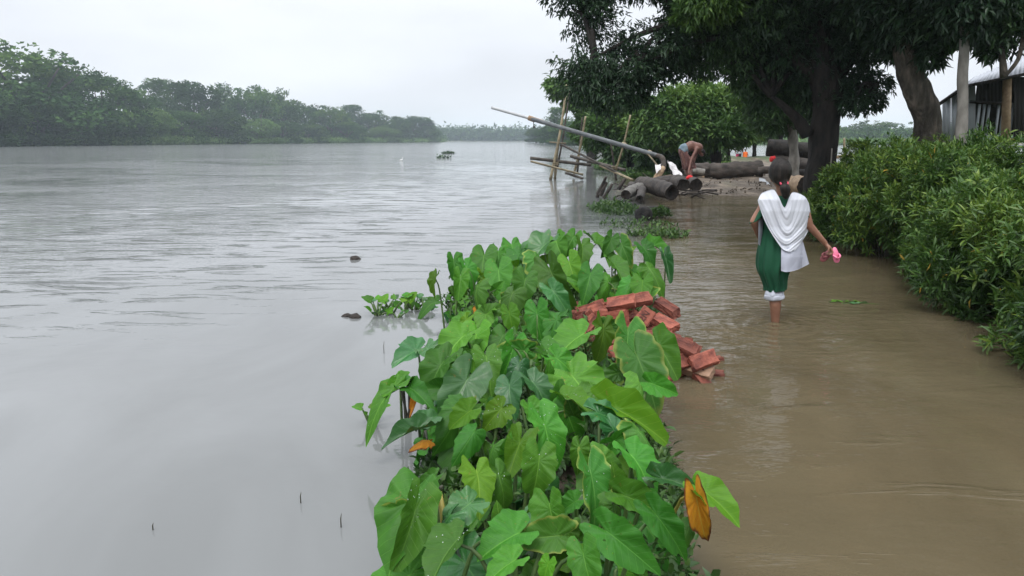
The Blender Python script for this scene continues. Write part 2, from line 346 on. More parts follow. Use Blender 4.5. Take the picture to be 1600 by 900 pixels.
def crown_mesh(name, blobs, ntwig, k, L, W, mat, seed=0, shell=.3, gap=.15, gscale=.5, down=.3, near=False, origin=(0, 0, 0), base=.45, amp=.22, jit=None, tscale=.4, zgain=0, oddp=0):
    rg = np.random.default_rng(seed); C, out = blob_points(blobs, ntwig, rg, shell, gap, seed, gscale)
    V, P_, t_ = rosettes(C, out, k, L, W, rg, down, near=near, jit=L * .3 if jit is None else jit)
    tw = tint_of(C, 1, rg, seed, tscale, base, amp, .1, zgain); tl = np.repeat(tw, k) + rg.normal(size=len(C) * k) * .09
    tl = np.clip(tl, 0, .9)
    if oddp: tl[rg.random(len(tl)) < oddp] = 1.0
    return mesh_np(name, shift(V, origin), P_, mat, tint=np.repeat(tl, t_))
def limb(pts, r0, r1, n=10, seg=8, noise=.05, seed=0):
    S_ = spline(pts, n); return tube(S_, np.linspace(r0, r1, n), seg, noise, seed)

# ------------------------------------------------------------------ far trees (shared crown meshes, about 1 unit across)
def far_crown(seed, kind, nleaf=11000, lsz=.032):
    rg = np.random.default_rng(900 + seed); bl = []
    if kind == 'umbrella':
        for i in range(26):
            a_ = rg.uniform(0, 6.28); r_ = math.sqrt(rg.uniform(0, 1)) * .40
            z = .80 - .62 * (r_ / .40) ** 2.2 + rg.uniform(-.06, .04)
            bl.append((r_ * math.cos(a_), r_ * math.sin(a_), z, rg.uniform(.09, .15), rg.uniform(.09, .15), rg.uniform(.05, .09)))
        for i in range(10):
            a_ = rg.uniform(0, 6.28); bl.append((.36 * math.cos(a_), .36 * math.sin(a_), rg.uniform(.02, .4), .13, .13, .10))
        for i in range(9): a_ = i * .7; bl.append((.22 * math.cos(a_), .22 * math.sin(a_), rg.uniform(.05, .45), .17, .17, .13))
    elif kind == 'round':
        for i in range(24):
            d = rg.normal(size=3); d /= np.linalg.norm(d); d[2] = abs(d[2]) * 1.1 - .15
            bl.append((d[0] * .33, d[1] * .33, .42 + d[2] * .38, rg.uniform(.11, .18), rg.uniform(.11, .18), rg.uniform(.09, .14)))
        for i in range(10): a_ = i * .63; bl.append((.28 * math.cos(a_), .28 * math.sin(a_), rg.uniform(.03, .14), .17, .17, .10))
        bl.append((0, 0, .35, .28, .28, .3))
    else:  # ragged
        for i in range(22):
            a_ = rg.uniform(0, 6.28); z = rg.uniform(.12, .92); r_ = (.38 - .24 * z) * rg.uniform(.4, 1.25)
            bl.append((r_ * math.cos(a_), r_ * math.sin(a_), z, rg.uniform(.08, .15), rg.uniform(.08, .15), rg.uniform(.06, .10)))
    if kind == 'ragged': bl += [(.25 * math.cos(q), .25 * math.sin(q), .08, .2, .2, .11) for q in range(6)] + [(0, 0, .4, .2, .2, .35)]
    k = 5; C, out = blob_points(bl, nleaf // k, rg, .22, .05 if kind != 'umbrella' else .14, seed, 2.2)
    V, P_, t_ = rosettes(C, out, k, lsz, lsz * .66, rg, .0, jit=.014, align=1.1)
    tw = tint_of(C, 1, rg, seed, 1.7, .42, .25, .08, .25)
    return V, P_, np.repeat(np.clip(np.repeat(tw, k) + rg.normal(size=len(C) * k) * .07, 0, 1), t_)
FC = {}
for kd, cnt in (('umbrella', 2), ('round', 4), ('ragged', 3)):
    for i in range(cnt):
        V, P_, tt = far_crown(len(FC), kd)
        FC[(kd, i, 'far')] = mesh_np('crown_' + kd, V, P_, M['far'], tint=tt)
        if i < 2:
            m2 = FC[(kd, i, 'far')].copy(); m2.materials.clear(); m2.materials.append(M['far_light']); FC[(kd, i, 'far_light')] = m2
        else: FC[(kd, i, 'far_light')] = FC[(kd, 0, 'far_light')]
def far_trunk(seed):
    rg = np.random.default_rng(seed + 77); parts = [limb([(0, 0, -.12), (.01, .01, .12), (-.02, .02, .34)], .035, .022, 6, 6)]
    for i in range(6):
        a_ = i * 1.05 + rg.uniform(-.3, .3); parts.append(limb([(-.0, .01, .2 + .02 * i), (.14 * math.cos(a_), .14 * math.sin(a_), .42), (.3 * math.cos(a_), .3 * math.sin(a_), .62)], .016, .005, 6, 5))
    return merge(parts)
FT = [mesh_np('trunk', *far_trunk(i), M['far_bark']) for i in range(3)]
ORD = ['first', 'second', 'third', 'fourth', 'fifth', 'sixth', 'seventh', 'eighth', 'ninth', 'tenth', 'eleventh', 'twelfth', 'thirteenth', 'fourteenth', 'fifteenth', 'sixteenth', 'seventeenth', 'eighteenth', 'nineteenth', 'twentieth', 'twenty-first', 'twenty-second', 'twenty-third', 'twenty-fourth', 'twenty-fifth', 'twenty-sixth', 'twenty-seventh', 'twenty-eighth', 'twenty-ninth', 'thirtieth']
def far_tree(px, ytop, wpx, Y, kind, var, mat, label, group, name='broadleaf_tree', z0=.3):
    top = at(px, ytop, Y); ppm = FPX / (Y * math.cos(PITCH)); wd = wpx / ppm; ht = max(top.z - z0, 1.5)
    e = empty(name, (top.x, Y, z0), random.uniform(0, 6.28)); tag(e, label, 'tree', group)
    t_ = mobj('trunk', FT[var % 3], e); c = mobj('crown', FC[(kind, var, mat)], e)
    zs = ht * 1.06
    t_.scale = (wd, wd, zs * 1.05); c.scale = (wd * 1.08, wd * 1.08, zs); return e
def lbY(px): return float(gnd(px, np.interp(px, [p[0] for p in LB_px], [p[1] for p in LB_px])).y)
G_LB = 'trees along the left river bank'
LT = [  # px, top y, width px, extra distance, kind, variant, material, label
 (32, 55, 250, 14, 'umbrella', 0, 'far', 'tallest spreading rain tree at the left end of the far river bank'),
 (-150, 50, 260, 10, 'umbrella', 1, 'far', 'broad rain tree whose edge enters the photo at the far left of the bank'),
 (-40, 120, 130, 4, 'round', 1, 'far', 'low dark tree at the very left edge under the tallest rain tree'),
 (62, 150, 110, 3, 'round', 0, 'far', 'low dark tree under the right half of the tallest rain tree'),
 (150, 104, 150, 12, 'umbrella', 1, 'far', 'rain tree sloping down to the right beside the tallest rain tree'),
 (120, 165, 90, 2, 'ragged', 0, 'far', 'dark low tree in front of the sloping rain tree'),
 (196, 132, 110, 16, 'round', 2, 'far', 'round tree just right of the sloping rain tree on the far bank'),
 (236, 165, 80, 6, 'round', 0, 'far_light', 'pale green round tree standing low before the taller bank trees'),
 (250, 124, 90, 60, 'ragged', 1, 'far', 'ragged feathery tree standing behind the gap in the left bank trees'),
 (298, 118, 110, 30, 'round', 3, 'far', 'dark domed tree that is the highest in the middle of the left bank'),
 (335, 165, 100, 8, 'round', 1, 'far', 'lower dark tree in front of the domed tree on the left bank'),
 (285, 170, 80, 6, 'round', 2, 'far', 'lower dark tree at the left foot of the domed tree'),
 (352, 134, 80, 50, 'ragged', 2, 'far', 'ragged tree top just right of the domed tree'),
 (392, 128, 90, 35, 'round', 0, 'far', 'tall tree behind the thin pole on the left bank'),
 (425, 142, 70, 45, 'ragged', 0, 'far', 'tree with a ragged top right of the thin pole'),
 (400, 182, 80, 3, 'round', 1, 'far_light', 'bright green leaning shrub tree under the thin pole'),
 (452, 152, 80, 30, 'round', 2, 'far', 'rounded tree left of the flat topped trees on the left bank'),
 (440, 186, 70, 4, 'round', 3, 'far', 'small dark tree near the water right of the bright shrub tree'),
 (485, 160, 70, 55, 'umbrella', 1, 'far', 'flat topped tree in the row right of the bank centre'),
 (515, 163, 75, 20, 'round', 0, 'far', 'dense tree right of the flat topped tree'),
 (548, 164, 70, 50, 'ragged', 1, 'far', 'feathery topped tree above the right half of the left bank'),
 (540, 188, 70, 5, 'round', 2, 'far', 'low tree near the water under the feathery topped tree'),
 (580, 172, 75, 30, 'round', 3, 'far', 'dense tree right of the feathery topped tree'),
 (612, 178, 65, 20, 'round', 1, 'far', 'dense tree left of the last dome of the left bank'),
 (600, 196, 60, 3, 'round', 0, 'far_light', 'light green low tree by the water near the right end of the bank'),
 (650, 179, 70, 20, 'round', 2, 'far', 'last domed tree at the right end of the left bank'),
 (634, 186, 60, 60, 'ragged', 2, 'far', 'ragged tree peeping behind the last dome of the bank'),
 (668, 192, 44, 4, 'round', 3, 'far', 'lowest outermost tree at the tip of the left bank'),
 (85, 95, 120, 40, 'round', 2, 'far', 'dark tree behind the right shoulder of the tallest rain tree'),
 (478, 190, 70, 6, 'round', 0, 'far', 'small round tree at the water below the flat topped tree'),
]
for px, yt, wp, dy, kd, va, mt, lb in LT: far_tree(px, yt, wp, lbY(px) + dy, kd, va, mt, lb, G_LB, 'rain_tree' if kd == 'umbrella' else 'broadleaf_tree')
for i, (px, yt, wp) in enumerate([(690, 198, 46), (714, 201, 40), (738, 203, 44), (762, 205, 40), (786, 207, 36), (806, 208, 34), (824, 206, 32), (700, 204, 40), (750, 208, 40), (775, 203, 16)]):
    far_tree(px, yt, wp, 690 + (i % 4) * 14, ['round', 'ragged', 'round'][i % 3], i % 3, 'far', 'hazy blue-green tree on the farthest shore across the river mouth, %s from the left' % ORD[i] if i < 7 else 'hazy tree filling the back of the farthest shore, %s from the left' % ORD[i - 7], 'hazy trees on the farthest shore')
RT = [(838, 198, 40, 330, 'round', 0, 'hazy tree at the left end of the right bank behind the pipe'), (858, 190, 50, 260, 'round', 1, 'rounded hazy tree below the long pipe on the right bank'),
      (884, 186, 60, 200, 'round', 2, 'second rounded tree below the long pipe, right of the hazy one'), (915, 184, 70, 150, 'round', 3, 'tree behind the bamboo trestle on the right bank'),
      (950, 176, 80, 120, 'round', 0, 'tree behind the leaning bamboo pole on the right bank'), (872, 168, 60, 230, 'ragged', 1, 'taller ragged tree rising behind the bamboo trestle'), (1000, 160, 90, 95, 'round', 1, 'dark tree behind the bushes beyond the pipe')]
for px, yt, wp, Y, kd, va, lb in RT: far_tree(px, yt, wp, Y, kd, va, 'far', lb, 'trees along the right river bank', z0=.5)
# trees beyond the flooded field on the right
for i, (px, yt, wp, Y, kd, lb) in enumerate([(1370, 186, 130, 290, 'umbrella', 'wide domed hazy tree seen between the two big trunks'), (1300, 196, 90, 300, 'round', 'hazy tree at the left of the wide dome between the trunks'),
      (1325, 204, 60, 280, 'round', 'low hazy tree in front of the gap beside the wide dome'), (1440, 196, 110, 300, 'round', 'hazy tree at the right of the wide dome between the trunks'), (1140, 200, 80, 320, 'round', 'hazy tree above the two far people'),
      (1200, 194, 90, 310, 'round', 'hazy tree behind the thin pale trunk'), (1245, 190, 80, 330, 'umbrella', 'hazy tree just left of the big black trunk'), (1090, 202, 70, 330, 'round', 'hazy tree left of the two far people'), (1520, 190, 100, 310, 'round', 'hazy tree hidden mostly by the tin shed'),
      (1590, 190, 110, 300, 'round', 'hazy tree behind the tin shed at the right edge')]):
    far_tree(px, yt, wp, Y, kd, i % 2 if kd == 'umbrella' else i % 4, 'far', lb, 'trees beyond the flooded field')
# palms above the left bank
def frond_mesh():
    ps = []
    for k in range(13):
        a_ = k * 2.4; up = .9 - .12 * k; pts = spline([(0, 0, 0), (.5 * math.cos(a_), .5 * math.sin(a_), .35 * up), (1.0 * math.cos(a_), 1.0 * math.sin(a_), .35 * up - .45)], 7)
        T = unit(np.gradient(pts, axis=0)); S = unit(np.cross(T, [0, 0, 1.])); wv = np.array([.05, .16, .22, .22, .18, .12, .02])[:, None]
        V = np.concatenate([pts + S * wv - [0, 0, .06], pts, pts - S * wv - [0, 0, .06]]); i = np.arange(6)[:, None]
        ps.append((V, [np.concatenate([i, i + 1, i + 8, i + 7], 1), np.concatenate([i + 7, i + 8, i + 15, i + 14], 1)]))
    return merge(ps)
V, P_ = frond_mesh(); FR = mesh_np('frond_crown', V, P_, M['far'], tint=np.full(sum(len(p) for p in P_), .35))
PTR = mesh_np('palm_trunk', *tube(spline([(0, 0, 0), (.3, .1, 5), (.2, 0, 10)], 6), [.25, .2, .2, .18, .17, .15], 6), M['far_bark'])
for px, yt, dY, lb in [(222, 131, 70, 'feathery palm rising in the dip between the two tallest left bank groups'), (369, 136, 60, 'palm top poking above the trees right of the domed tree'), (503, 164, 70, 'palm top above the flat topped trees of the left bank'), (592, 172, 60, 'palm top above the right half of the left bank')]:
    Y = lbY(px) + dY; tp = at(px, yt, Y); e = empty('palm_tree', (tp.x, Y, .3)); tag(e, lb, 'palm', 'palms above the left bank')
    s = (tp.z - .3) / 10.4; tr = mobj('trunk', PTR, e); tr.scale = (s, s, s); c = mobj('fronds', FR, e, (.2 * s, 0, 10 * s)); c.scale = (2.6, 2.6, 2.4)
# reeds and low growth at the left bank's waterline
def stuff_strip(name, pts, n, L, W, mat, seed, spread, zj=.2, up=1.2, k=4):
    rg = np.random.default_rng(seed); S_ = spline(pts, 60); i = rg.uniform(0, 58.99, n); f = (i % 1)[:, None]; i = i.astype(int)
    C = S_[i] * (1 - f) + S_[i + 1] * f; C[:, 0] += rg.normal(size=n) * spread[0]; C[:, 1] += rg.normal(size=n) * spread[1]; C[:, 2] += np.abs(rg.normal(size=n)) * zj
    out = rg.normal(size=(n, 3)) * .5 + np.array([0, 0, up]); V, P_, t_ = rosettes(C, out, k, L, W, rg, 0, jit=L * .3)
    return mesh_np(name, V, P_, mat, tint=np.repeat(np.clip(.5 + .25 * vnoise(np.repeat(C, k, 0), seed, .15) + .12 * rg.normal(size=n * k), 0, 1), t_))
for a0, a1, sd_, nn_ in [(120, 300, 5, 5000), (330, 690, 6, 8000)]:
    pts = [(*tuple(gnd(p, np.interp(p, [q[0] for q in LB_px], [q[1] for q in LB_px])))[:2], .25) for p in np.linspace(a0, a1, 6)]
    tag(mobj('reeds', stuff_strip('reeds', pts, nn_, .9, .35, M['far_light'], sd_, (1.5, 2.0), .55)), 'bright green reeds at the foot of the trees by the far bank water' + (' on its left part' if sd_ == 5 else ' on its right part'), 'reeds', 'reed beds along the left bank', 'stuff')
# dark thicket under the bank trees
for q, (a0, a1, nn_) in enumerate([(-160, 260, 9000), (250, 690, 9000)]):
    pts = [(*tuple(gnd(p, np.interp(p, [q_[0] for q_ in LB_px], [q_[1] for q_ in LB_px]) - .45))[:2], .6) for p in np.linspace(a0, a1, 7)]
    tag(mobj('thicket', stuff_strip('thicket', pts, nn_, 1.1, .6, M['far'], 15 + q, (2.5, 3.0), 2.0 if q == 0 else 1.5, .3)), 'dark thicket under the trees of the left bank, ' + ('left part' if q == 0 else 'right part'), 'thicket', None, 'stuff')
for q, (x0, x1, Y_, nm) in enumerate([(672, 850, 668, 'farthest shore across the river mouth'), (1040, 1700, 255, 'shore beyond the flooded field')]):
    pts = [(at(p, 218, Y_).x, Y_ + 4, .9) for p in np.linspace(x0, x1, 7)]
    tag(mobj('thicket', stuff_strip('thicket', pts, 6000, 2.2 if q == 0 else 1.2, 1.3 if q == 0 else .7, M['far'], 25 + q, (4, 5), 4.2 if q == 0 else 1.6, .3)), 'hazy thicket along the ' + nm, 'thicket', None, 'stuff')
# thin pole on the left bank
Y = lbY(408) - 4; p0, p1 = at(408, 218, Y), at(408, 178, Y)
tag(mobj('wooden_pole', mesh_np('pole', *tube(shift([p0, p0.lerp(p1, .5) + Vector((.05, 0, 0)), p1], (p0.x, p0.y, 0)), [.16, .14, .11], 6, .05), M['far_bark']), loc=(p0.x, p0.y, 0)), 'thin dark upright pole standing among shrubs on the left bank', 'pole')
# ------------------------------------------------------------------ near trees on the right
def near_tree(name, label, cat, trunk_pts, trunk_r, blobs, ntwig, k, L, W, mat, bark, seed, limbs=(), gap=.2, down=.45, tnoise=.04, group=None, gscale=.45, base=.45, near=False, tseg=40, crown_extra=None, zgain=0, stubs=()):
    o = trunk_pts[0]; o = Vector((o[0], o[1], o[2])); e = empty(name, o); tag(e, label, cat, group)
    S_ = spline(trunk_pts, 60); rr = np.interp(np.linspace(0, 1, 60), np.linspace(0, 1, len(trunk_r)), trunk_r)
    V, P_ = tube(shift(S_, o), rr, tseg, 0, seed)
    V = V + unit(V - np.repeat(shift(S_, o), tseg, 0)) * (vnoise(V, seed, 1.1)[:, None] * tnoise * np.repeat(rr, tseg)[:, None] * 4)
    Rn = unit(V - np.repeat(shift(S_, o), tseg, 0)); V = V + Rn * (np.maximum(vnoise(V * [7, 7, 1.1], seed + 2, 1.0), -.6)[:, None] * .035 + vnoise(V * [1, 1, .7], seed + 3, 5)[:, None] * .02) * np.repeat(rr, tseg)[:, None]
    mobj('trunk', mesh_np('trunk', V, P_, bark, smooth=True), e)
    for i, (pts, r0, r1) in enumerate(limbs):
        V, P_ = limb([Vector(p) - o for p in pts], r0, r1, 12, 9, .05, seed + i); mobj('limb', mesh_np('limb', V, P_, bark, smooth=True), e)
    if blobs:
        top = Vector(tuple(S_[-1])); tw = []
        for b in blobs:       # a thinner branch into each mass of leaves
            c = Vector(b[:3]); st = top if not limbs else min([Vector(l[0][-1]) for l in limbs] + [top], key=lambda q: (q - c).length)
            if (st - c).length < 7: tw.append(limb([st - o, (st.lerp(c, .5) + Vector((0, 0, .25))) - o, c - o], .055, .018, 8, 5))
        if tw: mobj('branches', mesh_np('branches', *merge(tw), bark), e)
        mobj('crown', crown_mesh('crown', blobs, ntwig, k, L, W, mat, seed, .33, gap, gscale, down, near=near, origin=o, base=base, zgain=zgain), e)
    return e
def bl(px, py, Y, r, rz=None, ry=None):
    p = at(px, py, Y); return (p.x, p.y, p.z, r, ry or r, rz or r * .85)
# the big black trunk and its mango crown
tA = [at(1290, 372, 12.6), at(1287, 320, 12.6), at(1284, 270, 12.6), at(1288, 215, 12.6), at(1291, 160, 12.6), at(1284, 100, 12.6), at(1270, 20, 12.7), at(1262, -60, 12.8)]
tA[0].z = -.3
LA = [([at(1285, 130, 12.6), at(1210, 60, 12.7), at(1120, 10, 12.8), at(1010, -20, 12.8)], .15, .06), ([at(1288, 150, 12.6), at(1330, 90, 12.7), at(1380, 30, 13)], .14, .07),
      ([at(1262, 210, 12.6), at(1240, 180, 12.55), at(1205, 150, 12.6)], .12, .04), ([at(1275, 60, 12.7), at(1180, -60, 13), at(1000, -140, 13)], .13, .06), ([at(1300, 165, 12.6), at(1335, 158, 12.4), at(1365, 150, 12.3)], .04, .012),
      ([at(1270, -40, 12.8), at(1250, -200, 13), at(1230, -380, 13)], .2, .1), ([at(1130, 15, 12.8), at(1010, 50, 12.6), at(930, 90, 12.5)], .07, .02), ([at(1200, 60, 12.7), at(1110, 60, 12.5), at(1000, 100, 12.3)], .07, .02)]
BA = [bl(920, 55, 12.6, .62), bl(895, 15, 12.8, .6), bl(880, -30, 12.8, .62), bl(925, 95, 12.4, .56), bl(918, 135, 12.3, .40), bl(955, 142, 12.3, .42, .4), bl(985, 110, 12.4, .48), bl(990, 150, 12.5, .26, .25), bl(1035, 72, 12.6, .55),
      bl(940, -45, 13, .7), bl(1055, 40, 13, .36), bl(1100, 50, 12.8, .65), bl(1150, 80, 12.9, .5), bl(1150, 25, 12.8, .8), bl(1180, 85, 13.4, .6), bl(1220, 80, 12.9, .7), bl(1210, 10, 12.7, .85), bl(1230, 125, 13.2, .42),
      bl(1265, 120, 12.9, .5), bl(1290, 50, 12.8, .75), bl(1320, 90, 12.9, .55), bl(1350, 45, 13.2, .7), bl(1330, 10, 12.8, .9), bl(1352, 135, 12.6, .42, .28), bl(1335, 158, 12.3, .38, .22), bl(1290, 155, 13.1, .45), bl(1370, 155, 12.3, .14, .1),
      bl(1000, -65, 13, .8), bl(1080, -60, 13.2, 1.1), bl(1170, -60, 13, 1.2), bl(1260, -50, 13, 1.2), bl(1120, 0, 14, .9), bl(1250, 60, 14, 1.0), bl(1160, 50, 14.2, .7), bl(1055, 100, 12.8, .4, .3), bl(1105, 100, 13, .42, .3), bl(1165, 118, 13, .4, .3), bl(1200, 140, 13.2, .36, .26), bl(1010, 128, 12.6, .3, .26)]
near_tree('mango_tree', 'big mango tree with a thick black trunk standing in the flood water before the girl', 'tree', tA, [.34, .28, .25, .235, .22, .22, .21, .18], BA, 16500, 7, .098, .031, M['mango'], M['bark_dark'], 21, LA, gap=.36, down=.5, tnoise=.04, base=.4, near=False)
# the part of its crown above the frame (shades the water)
rgu = np.random.default_rng(5)
BU = [(rgu.uniform(.5, 11), rgu.uniform(9.8, 15.5), rgu.uniform(4.6, 9.5), 1.25, 1.25, .85) for _ in range(58)]
BU = [b for b in BU if b[2] > HC + b[1] * .19 + .9 and not (b[0] < .27 * b[1] and b[2] < HC + b[1] * .19 + 2.2)]
o = bpy.data.objects['mango_tree']
mobj('crown', crown_mesh('crown', BU, 5200, 6, .30, .12, M['mango'], 33, .4, .1, .3, .4, origin=o.location), o)
# leaning trunk behind the hedge
tB = [at(1462, 250, 11.4), at(1452, 210, 11.4), at(1436, 150, 11.4), at(1420, 95, 11.4), at(1412, 40, 11.4), at(1405, -40, 11.5)]
tB[0].z = .2
LB_ = [([at(1414, 60, 11.4), at(1470, 20, 11.2), at(1540, 10, 11)], .11, .05), ([at(1410, 30, 11.4), at(1380, -30, 11.6), at(1340, -80, 12)], .12, .06), ([at(1412, 50, 11.4), at(1400, 20, 11.3), at(1385, -60, 11.2)], .13, .08), ([at(1600, 40, 10.6), at(1592, 90, 10.6), at(1568, 122, 10.6)], .03, .025)]
BB = [bl(1440, 20, 11.3, .55), bl(1400, 40, 11.7, .5), bl(1470, 62, 11, .26, .2), bl(1452, 85, 11.1, .2, .16), bl(1500, 35, 11.1, .4, .3), bl(1520, 0, 11, .6), bl(1562, 48, 10.8, .32, .26), bl(1595, 15, 10.8, .4), bl(1630, 20, 10.8, .4), bl(1600, -10, 11, .8), bl(1460, -10, 11.2, .9),
      bl(1552, 76, 10.8, .16, .14), bl(1400, -20, 11.6, .9), bl(1535, 30, 11.4, .35), bl(1680, 0, 11, .7), bl(1410, 80, 12.0, .26, .2)]
near_tree('leaning_tree', 'tree with a thick brown leaning trunk rising behind the hedge', 'tree', tB, [.22, .20, .19, .19, .2, .18], BB, 5200, 7, .13, .042, M['mango'], M['bark_brown'], 22, LB_, gap=.3, down=.4, tnoise=.03, base=.42)
# slim pale trunk
tC = [at(1502, 240, 10.2), at(1503, 190, 10.2), at(1504, 120, 10.2), at(1507, 60, 10.2), at(1506, -60, 10.2), at(1508, -220, 10.2)]
tC[0].z = .3
near_tree('slim_tree', 'slim straight tree with a pale mottled trunk in front of the tin shed', 'tree', tC, [.075, .07, .066, .06, .06, .055], [bl(1500, 15, 10.2, .4, .3), bl(1530, -30, 10.2, .6), bl(1480, -60, 10.2, .6), bl(1515, 50, 10.2, .2)], 1000, 7, .12, .04, M['mango'], M['bark_pale'], 23, gap=.1, tnoise=.02, base=.2)
# trunk with a light crown seen left of the black trunk
tD = [at(1243, 268, 22), at(1240, 235, 22), at(1237, 200, 22), at(1234, 160, 22), at(1236, 120, 22)]
tD[0].z = .1
near_tree('grey_trunk_tree', 'slender grey trunked tree between the girl and the dark timber pile', 'tree', tD, [.17, .14, .13, .12, .11], [bl(1225, 160, 22, 1.0, .6), bl(1190, 150, 22, .9, .6), bl(1250, 190, 22.5, .5, .35), bl(1210, 190, 22, .6, .35), bl(1240, 130, 22, 1.0), bl(1190, 175, 23, .6, .3)], 1700, 6, .16, .06, M['tree_mid'], M['bark_pale'], 24, base=.25, tnoise=.03)
# thin twin stems with a small crown
tE = [at(1222, 232, 26), at(1220, 215, 26), at(1214, 195, 26)]
near_tree('forked_sapling', 'dark forked sapling rising behind the dark timber slab', 'tree', tE, [.07, .06, .05], [bl(1215, 185, 26, .7, .4), bl(1195, 185, 26, .6, .4)], 500, 6, .16, .06, M['tree_mid'], M['bark_dark'], 25, [([at(1220, 218, 26), at(1226, 205, 26), at(1232, 190, 26)], .05, .03)], base=.2)
# mid green trees beyond the pump, the bright one, and the one by the people
near_tree('bushy_tree', 'bright green bushy tree behind the bending man', 'tree', [Vector((at(1120, 262, 29).x, 29, .1)), at(1118, 230, 29), at(1112, 200, 29)], [.2, .17, .13],
  [bl(1100, 175, 29, 1.0), bl(1060, 165, 29, .8), bl(1140, 170, 29, 1.0), bl(1075, 200, 28.5, .9, .7), bl(1120, 205, 28.5, 1.0, .6), bl(1160, 195, 29, .8, .6), bl(1030, 180, 29, .8), bl(1090, 145, 30, .5), bl(1040, 205, 28.5, .8, .6), bl(1110, 155, 30, .7), bl(1150, 215, 29, .6, .3), bl(1180, 190, 29.5, .6, .5), bl(1010, 200, 28.8, .7)],
  5200, 6, .24, .10, M['tree_mid'], M['bark_dark'], 26, gap=.1, down=.1, base=.58, gscale=.5, zgain=.3)
near_tree('bushy_tree', 'darker bushy tree behind the middle of the long pipe', 'tree', [Vector((at(985, 262, 33).x, 33, .1)), at(985, 230, 33), at(985, 200, 33)], [.2, .17, .13],
  [bl(985, 190, 33, 1.2), bl(950, 205, 33, .9, .8), bl(1010, 215, 32, 1.1, .8), bl(1050, 228, 31, 1.0, .7), bl(965, 232, 32.5, .7, .5), bl(1030, 245, 30, .8, .5), bl(930, 215, 34, .6, .5), bl(1085, 238, 31, .7, .5)],
  3800, 6, .24, .10, M['tree_mid'], M['bark_dark'], 27, gap=.1, down=.1, base=.36, gscale=.5, zgain=.3)
near_tree('bushy_tree', 'low leafy tree on two dark stems left of the two far people', 'tree', [Vector((at(1138, 262, 36).x, 36, .2)), at(1137, 235, 36), at(1132, 205, 36)], [.13, .11, .09],
  [bl(1150, 205, 36, 1.0, .6), bl(1120, 212, 36, .9, .6), bl(1172, 200, 36, .8, .5), bl(1105, 230, 35, .8, .5)], 1500, 6, .26, .11, M['tree_mid'], M['bark_dark'], 28, [([at(1127, 258, 36), at(1128, 235, 36), at(1126, 212, 36)], .06, .04)], base=.42)
near_tree('thin_sapling', 'thin dark stemmed sapling right of the child in orange', 'tree', [Vector((at(1178, 252, 47).x, 47, 0)), at(1179, 232, 47), at(1180, 205, 47)], [.16, .12, .09], [bl(1180, 200, 47, 1.3, .7), bl(1165, 205, 47, 1.0, .5), bl(1195, 205, 47, .9, .5)], 700, 6, .3, .13, M['tree_mid'], M['bark_dark'], 29, base=.35)
# sprig of a paler tree whose branch shows left of the mango crown
near_tree('pale_leaf_tree', 'pale leaved tree whose branch sticks out left of the dark mango crown', 'tree', [Vector((at(925, 240, 46).x, 46, 0)), at(925, 200, 46), at(915, 160, 46)], [.3, .25, .2],
  [bl(872, 133, 46, .75, .35), bl(885, 142, 46, .7, .4), bl(868, 150, 46, .3, .15), bl(905, 150, 46, .9), bl(925, 165, 46, 1.0), bl(890, 160, 46, .5, .3), bl(935, 190, 46, 1.3, 1), bl(915, 205, 46, .9, .6)], 1500, 6, .3, .14, M['far_light'], M['bark_dark'], 30, [([at(915, 170, 46), at(895, 150, 46), at(872, 140, 46)], .1, .04)], base=.3, gap=.25)
# fresher shoots hanging in front of the dark crown
near_tree('young_tree', 'slender tree behind the black trunk, fresh green leaves atop the dark crown', 'tree', [Vector((6.15, 14.2, -.1)), at(1292, 180, 13.8), at(1240, 20, 12.8)], [.09, .07, .05], [bl(1095, 10, 11.9, .4, .26), bl(1125, 0, 11.8, .4, .3), bl(1068, 30, 11.9, .2, .16)], 420, 7, .12, .04, M['tree_mid'], M['bark_dark'], 31, base=.45)

# ------------------------------------------------------------------ hedge of narrow-leaved shrubs
def shoot_mesh(seed):
    rg = np.random.default_rng(seed); k = 11; a_ = np.arange(k) * 2.4; el = np.linspace(.15, 1.25, k)
    D = np.stack([np.cos(a_) * np.cos(el), np.sin(a_) * np.cos(el), np.sin(el)], -1) + rg.normal(size=(k, 3)) * .12
    Nn = np.array([0, 0, 1.0]) + .8 * np.stack([-np.cos(a_), -np.sin(a_), 0 * a_], -1) * 0 + rg.normal(size=(k, 3)) * .2 + np.stack([-D[:, 0], -D[:, 1], 0 * a_], -1) * .5
    B = np.stack([0 * a_, 0 * a_, np.linspace(0, .05, k)], -1)
    V, P_, t_ = leaf_cloud(B, D, Nn, .095 * rg.uniform(.7, 1.1, k), .024, True, droop=.25)
    Vs, Ps = merge([(V, P_), tube([(0, 0, -.12), (0, 0, .05)], [.004, .003], 4)])
    nt_ = sum(len(p) for p in Ps); tt = np.full(nt_, .3); tt[:k * t_] = np.repeat(np.clip(rg.uniform(.45, .9, k), 0, .9), t_)
    return mesh_np('shoot', Vs, Ps, M['hedge'], tint=tt)
SH = [shoot_mesh(i) for i in range(5)]
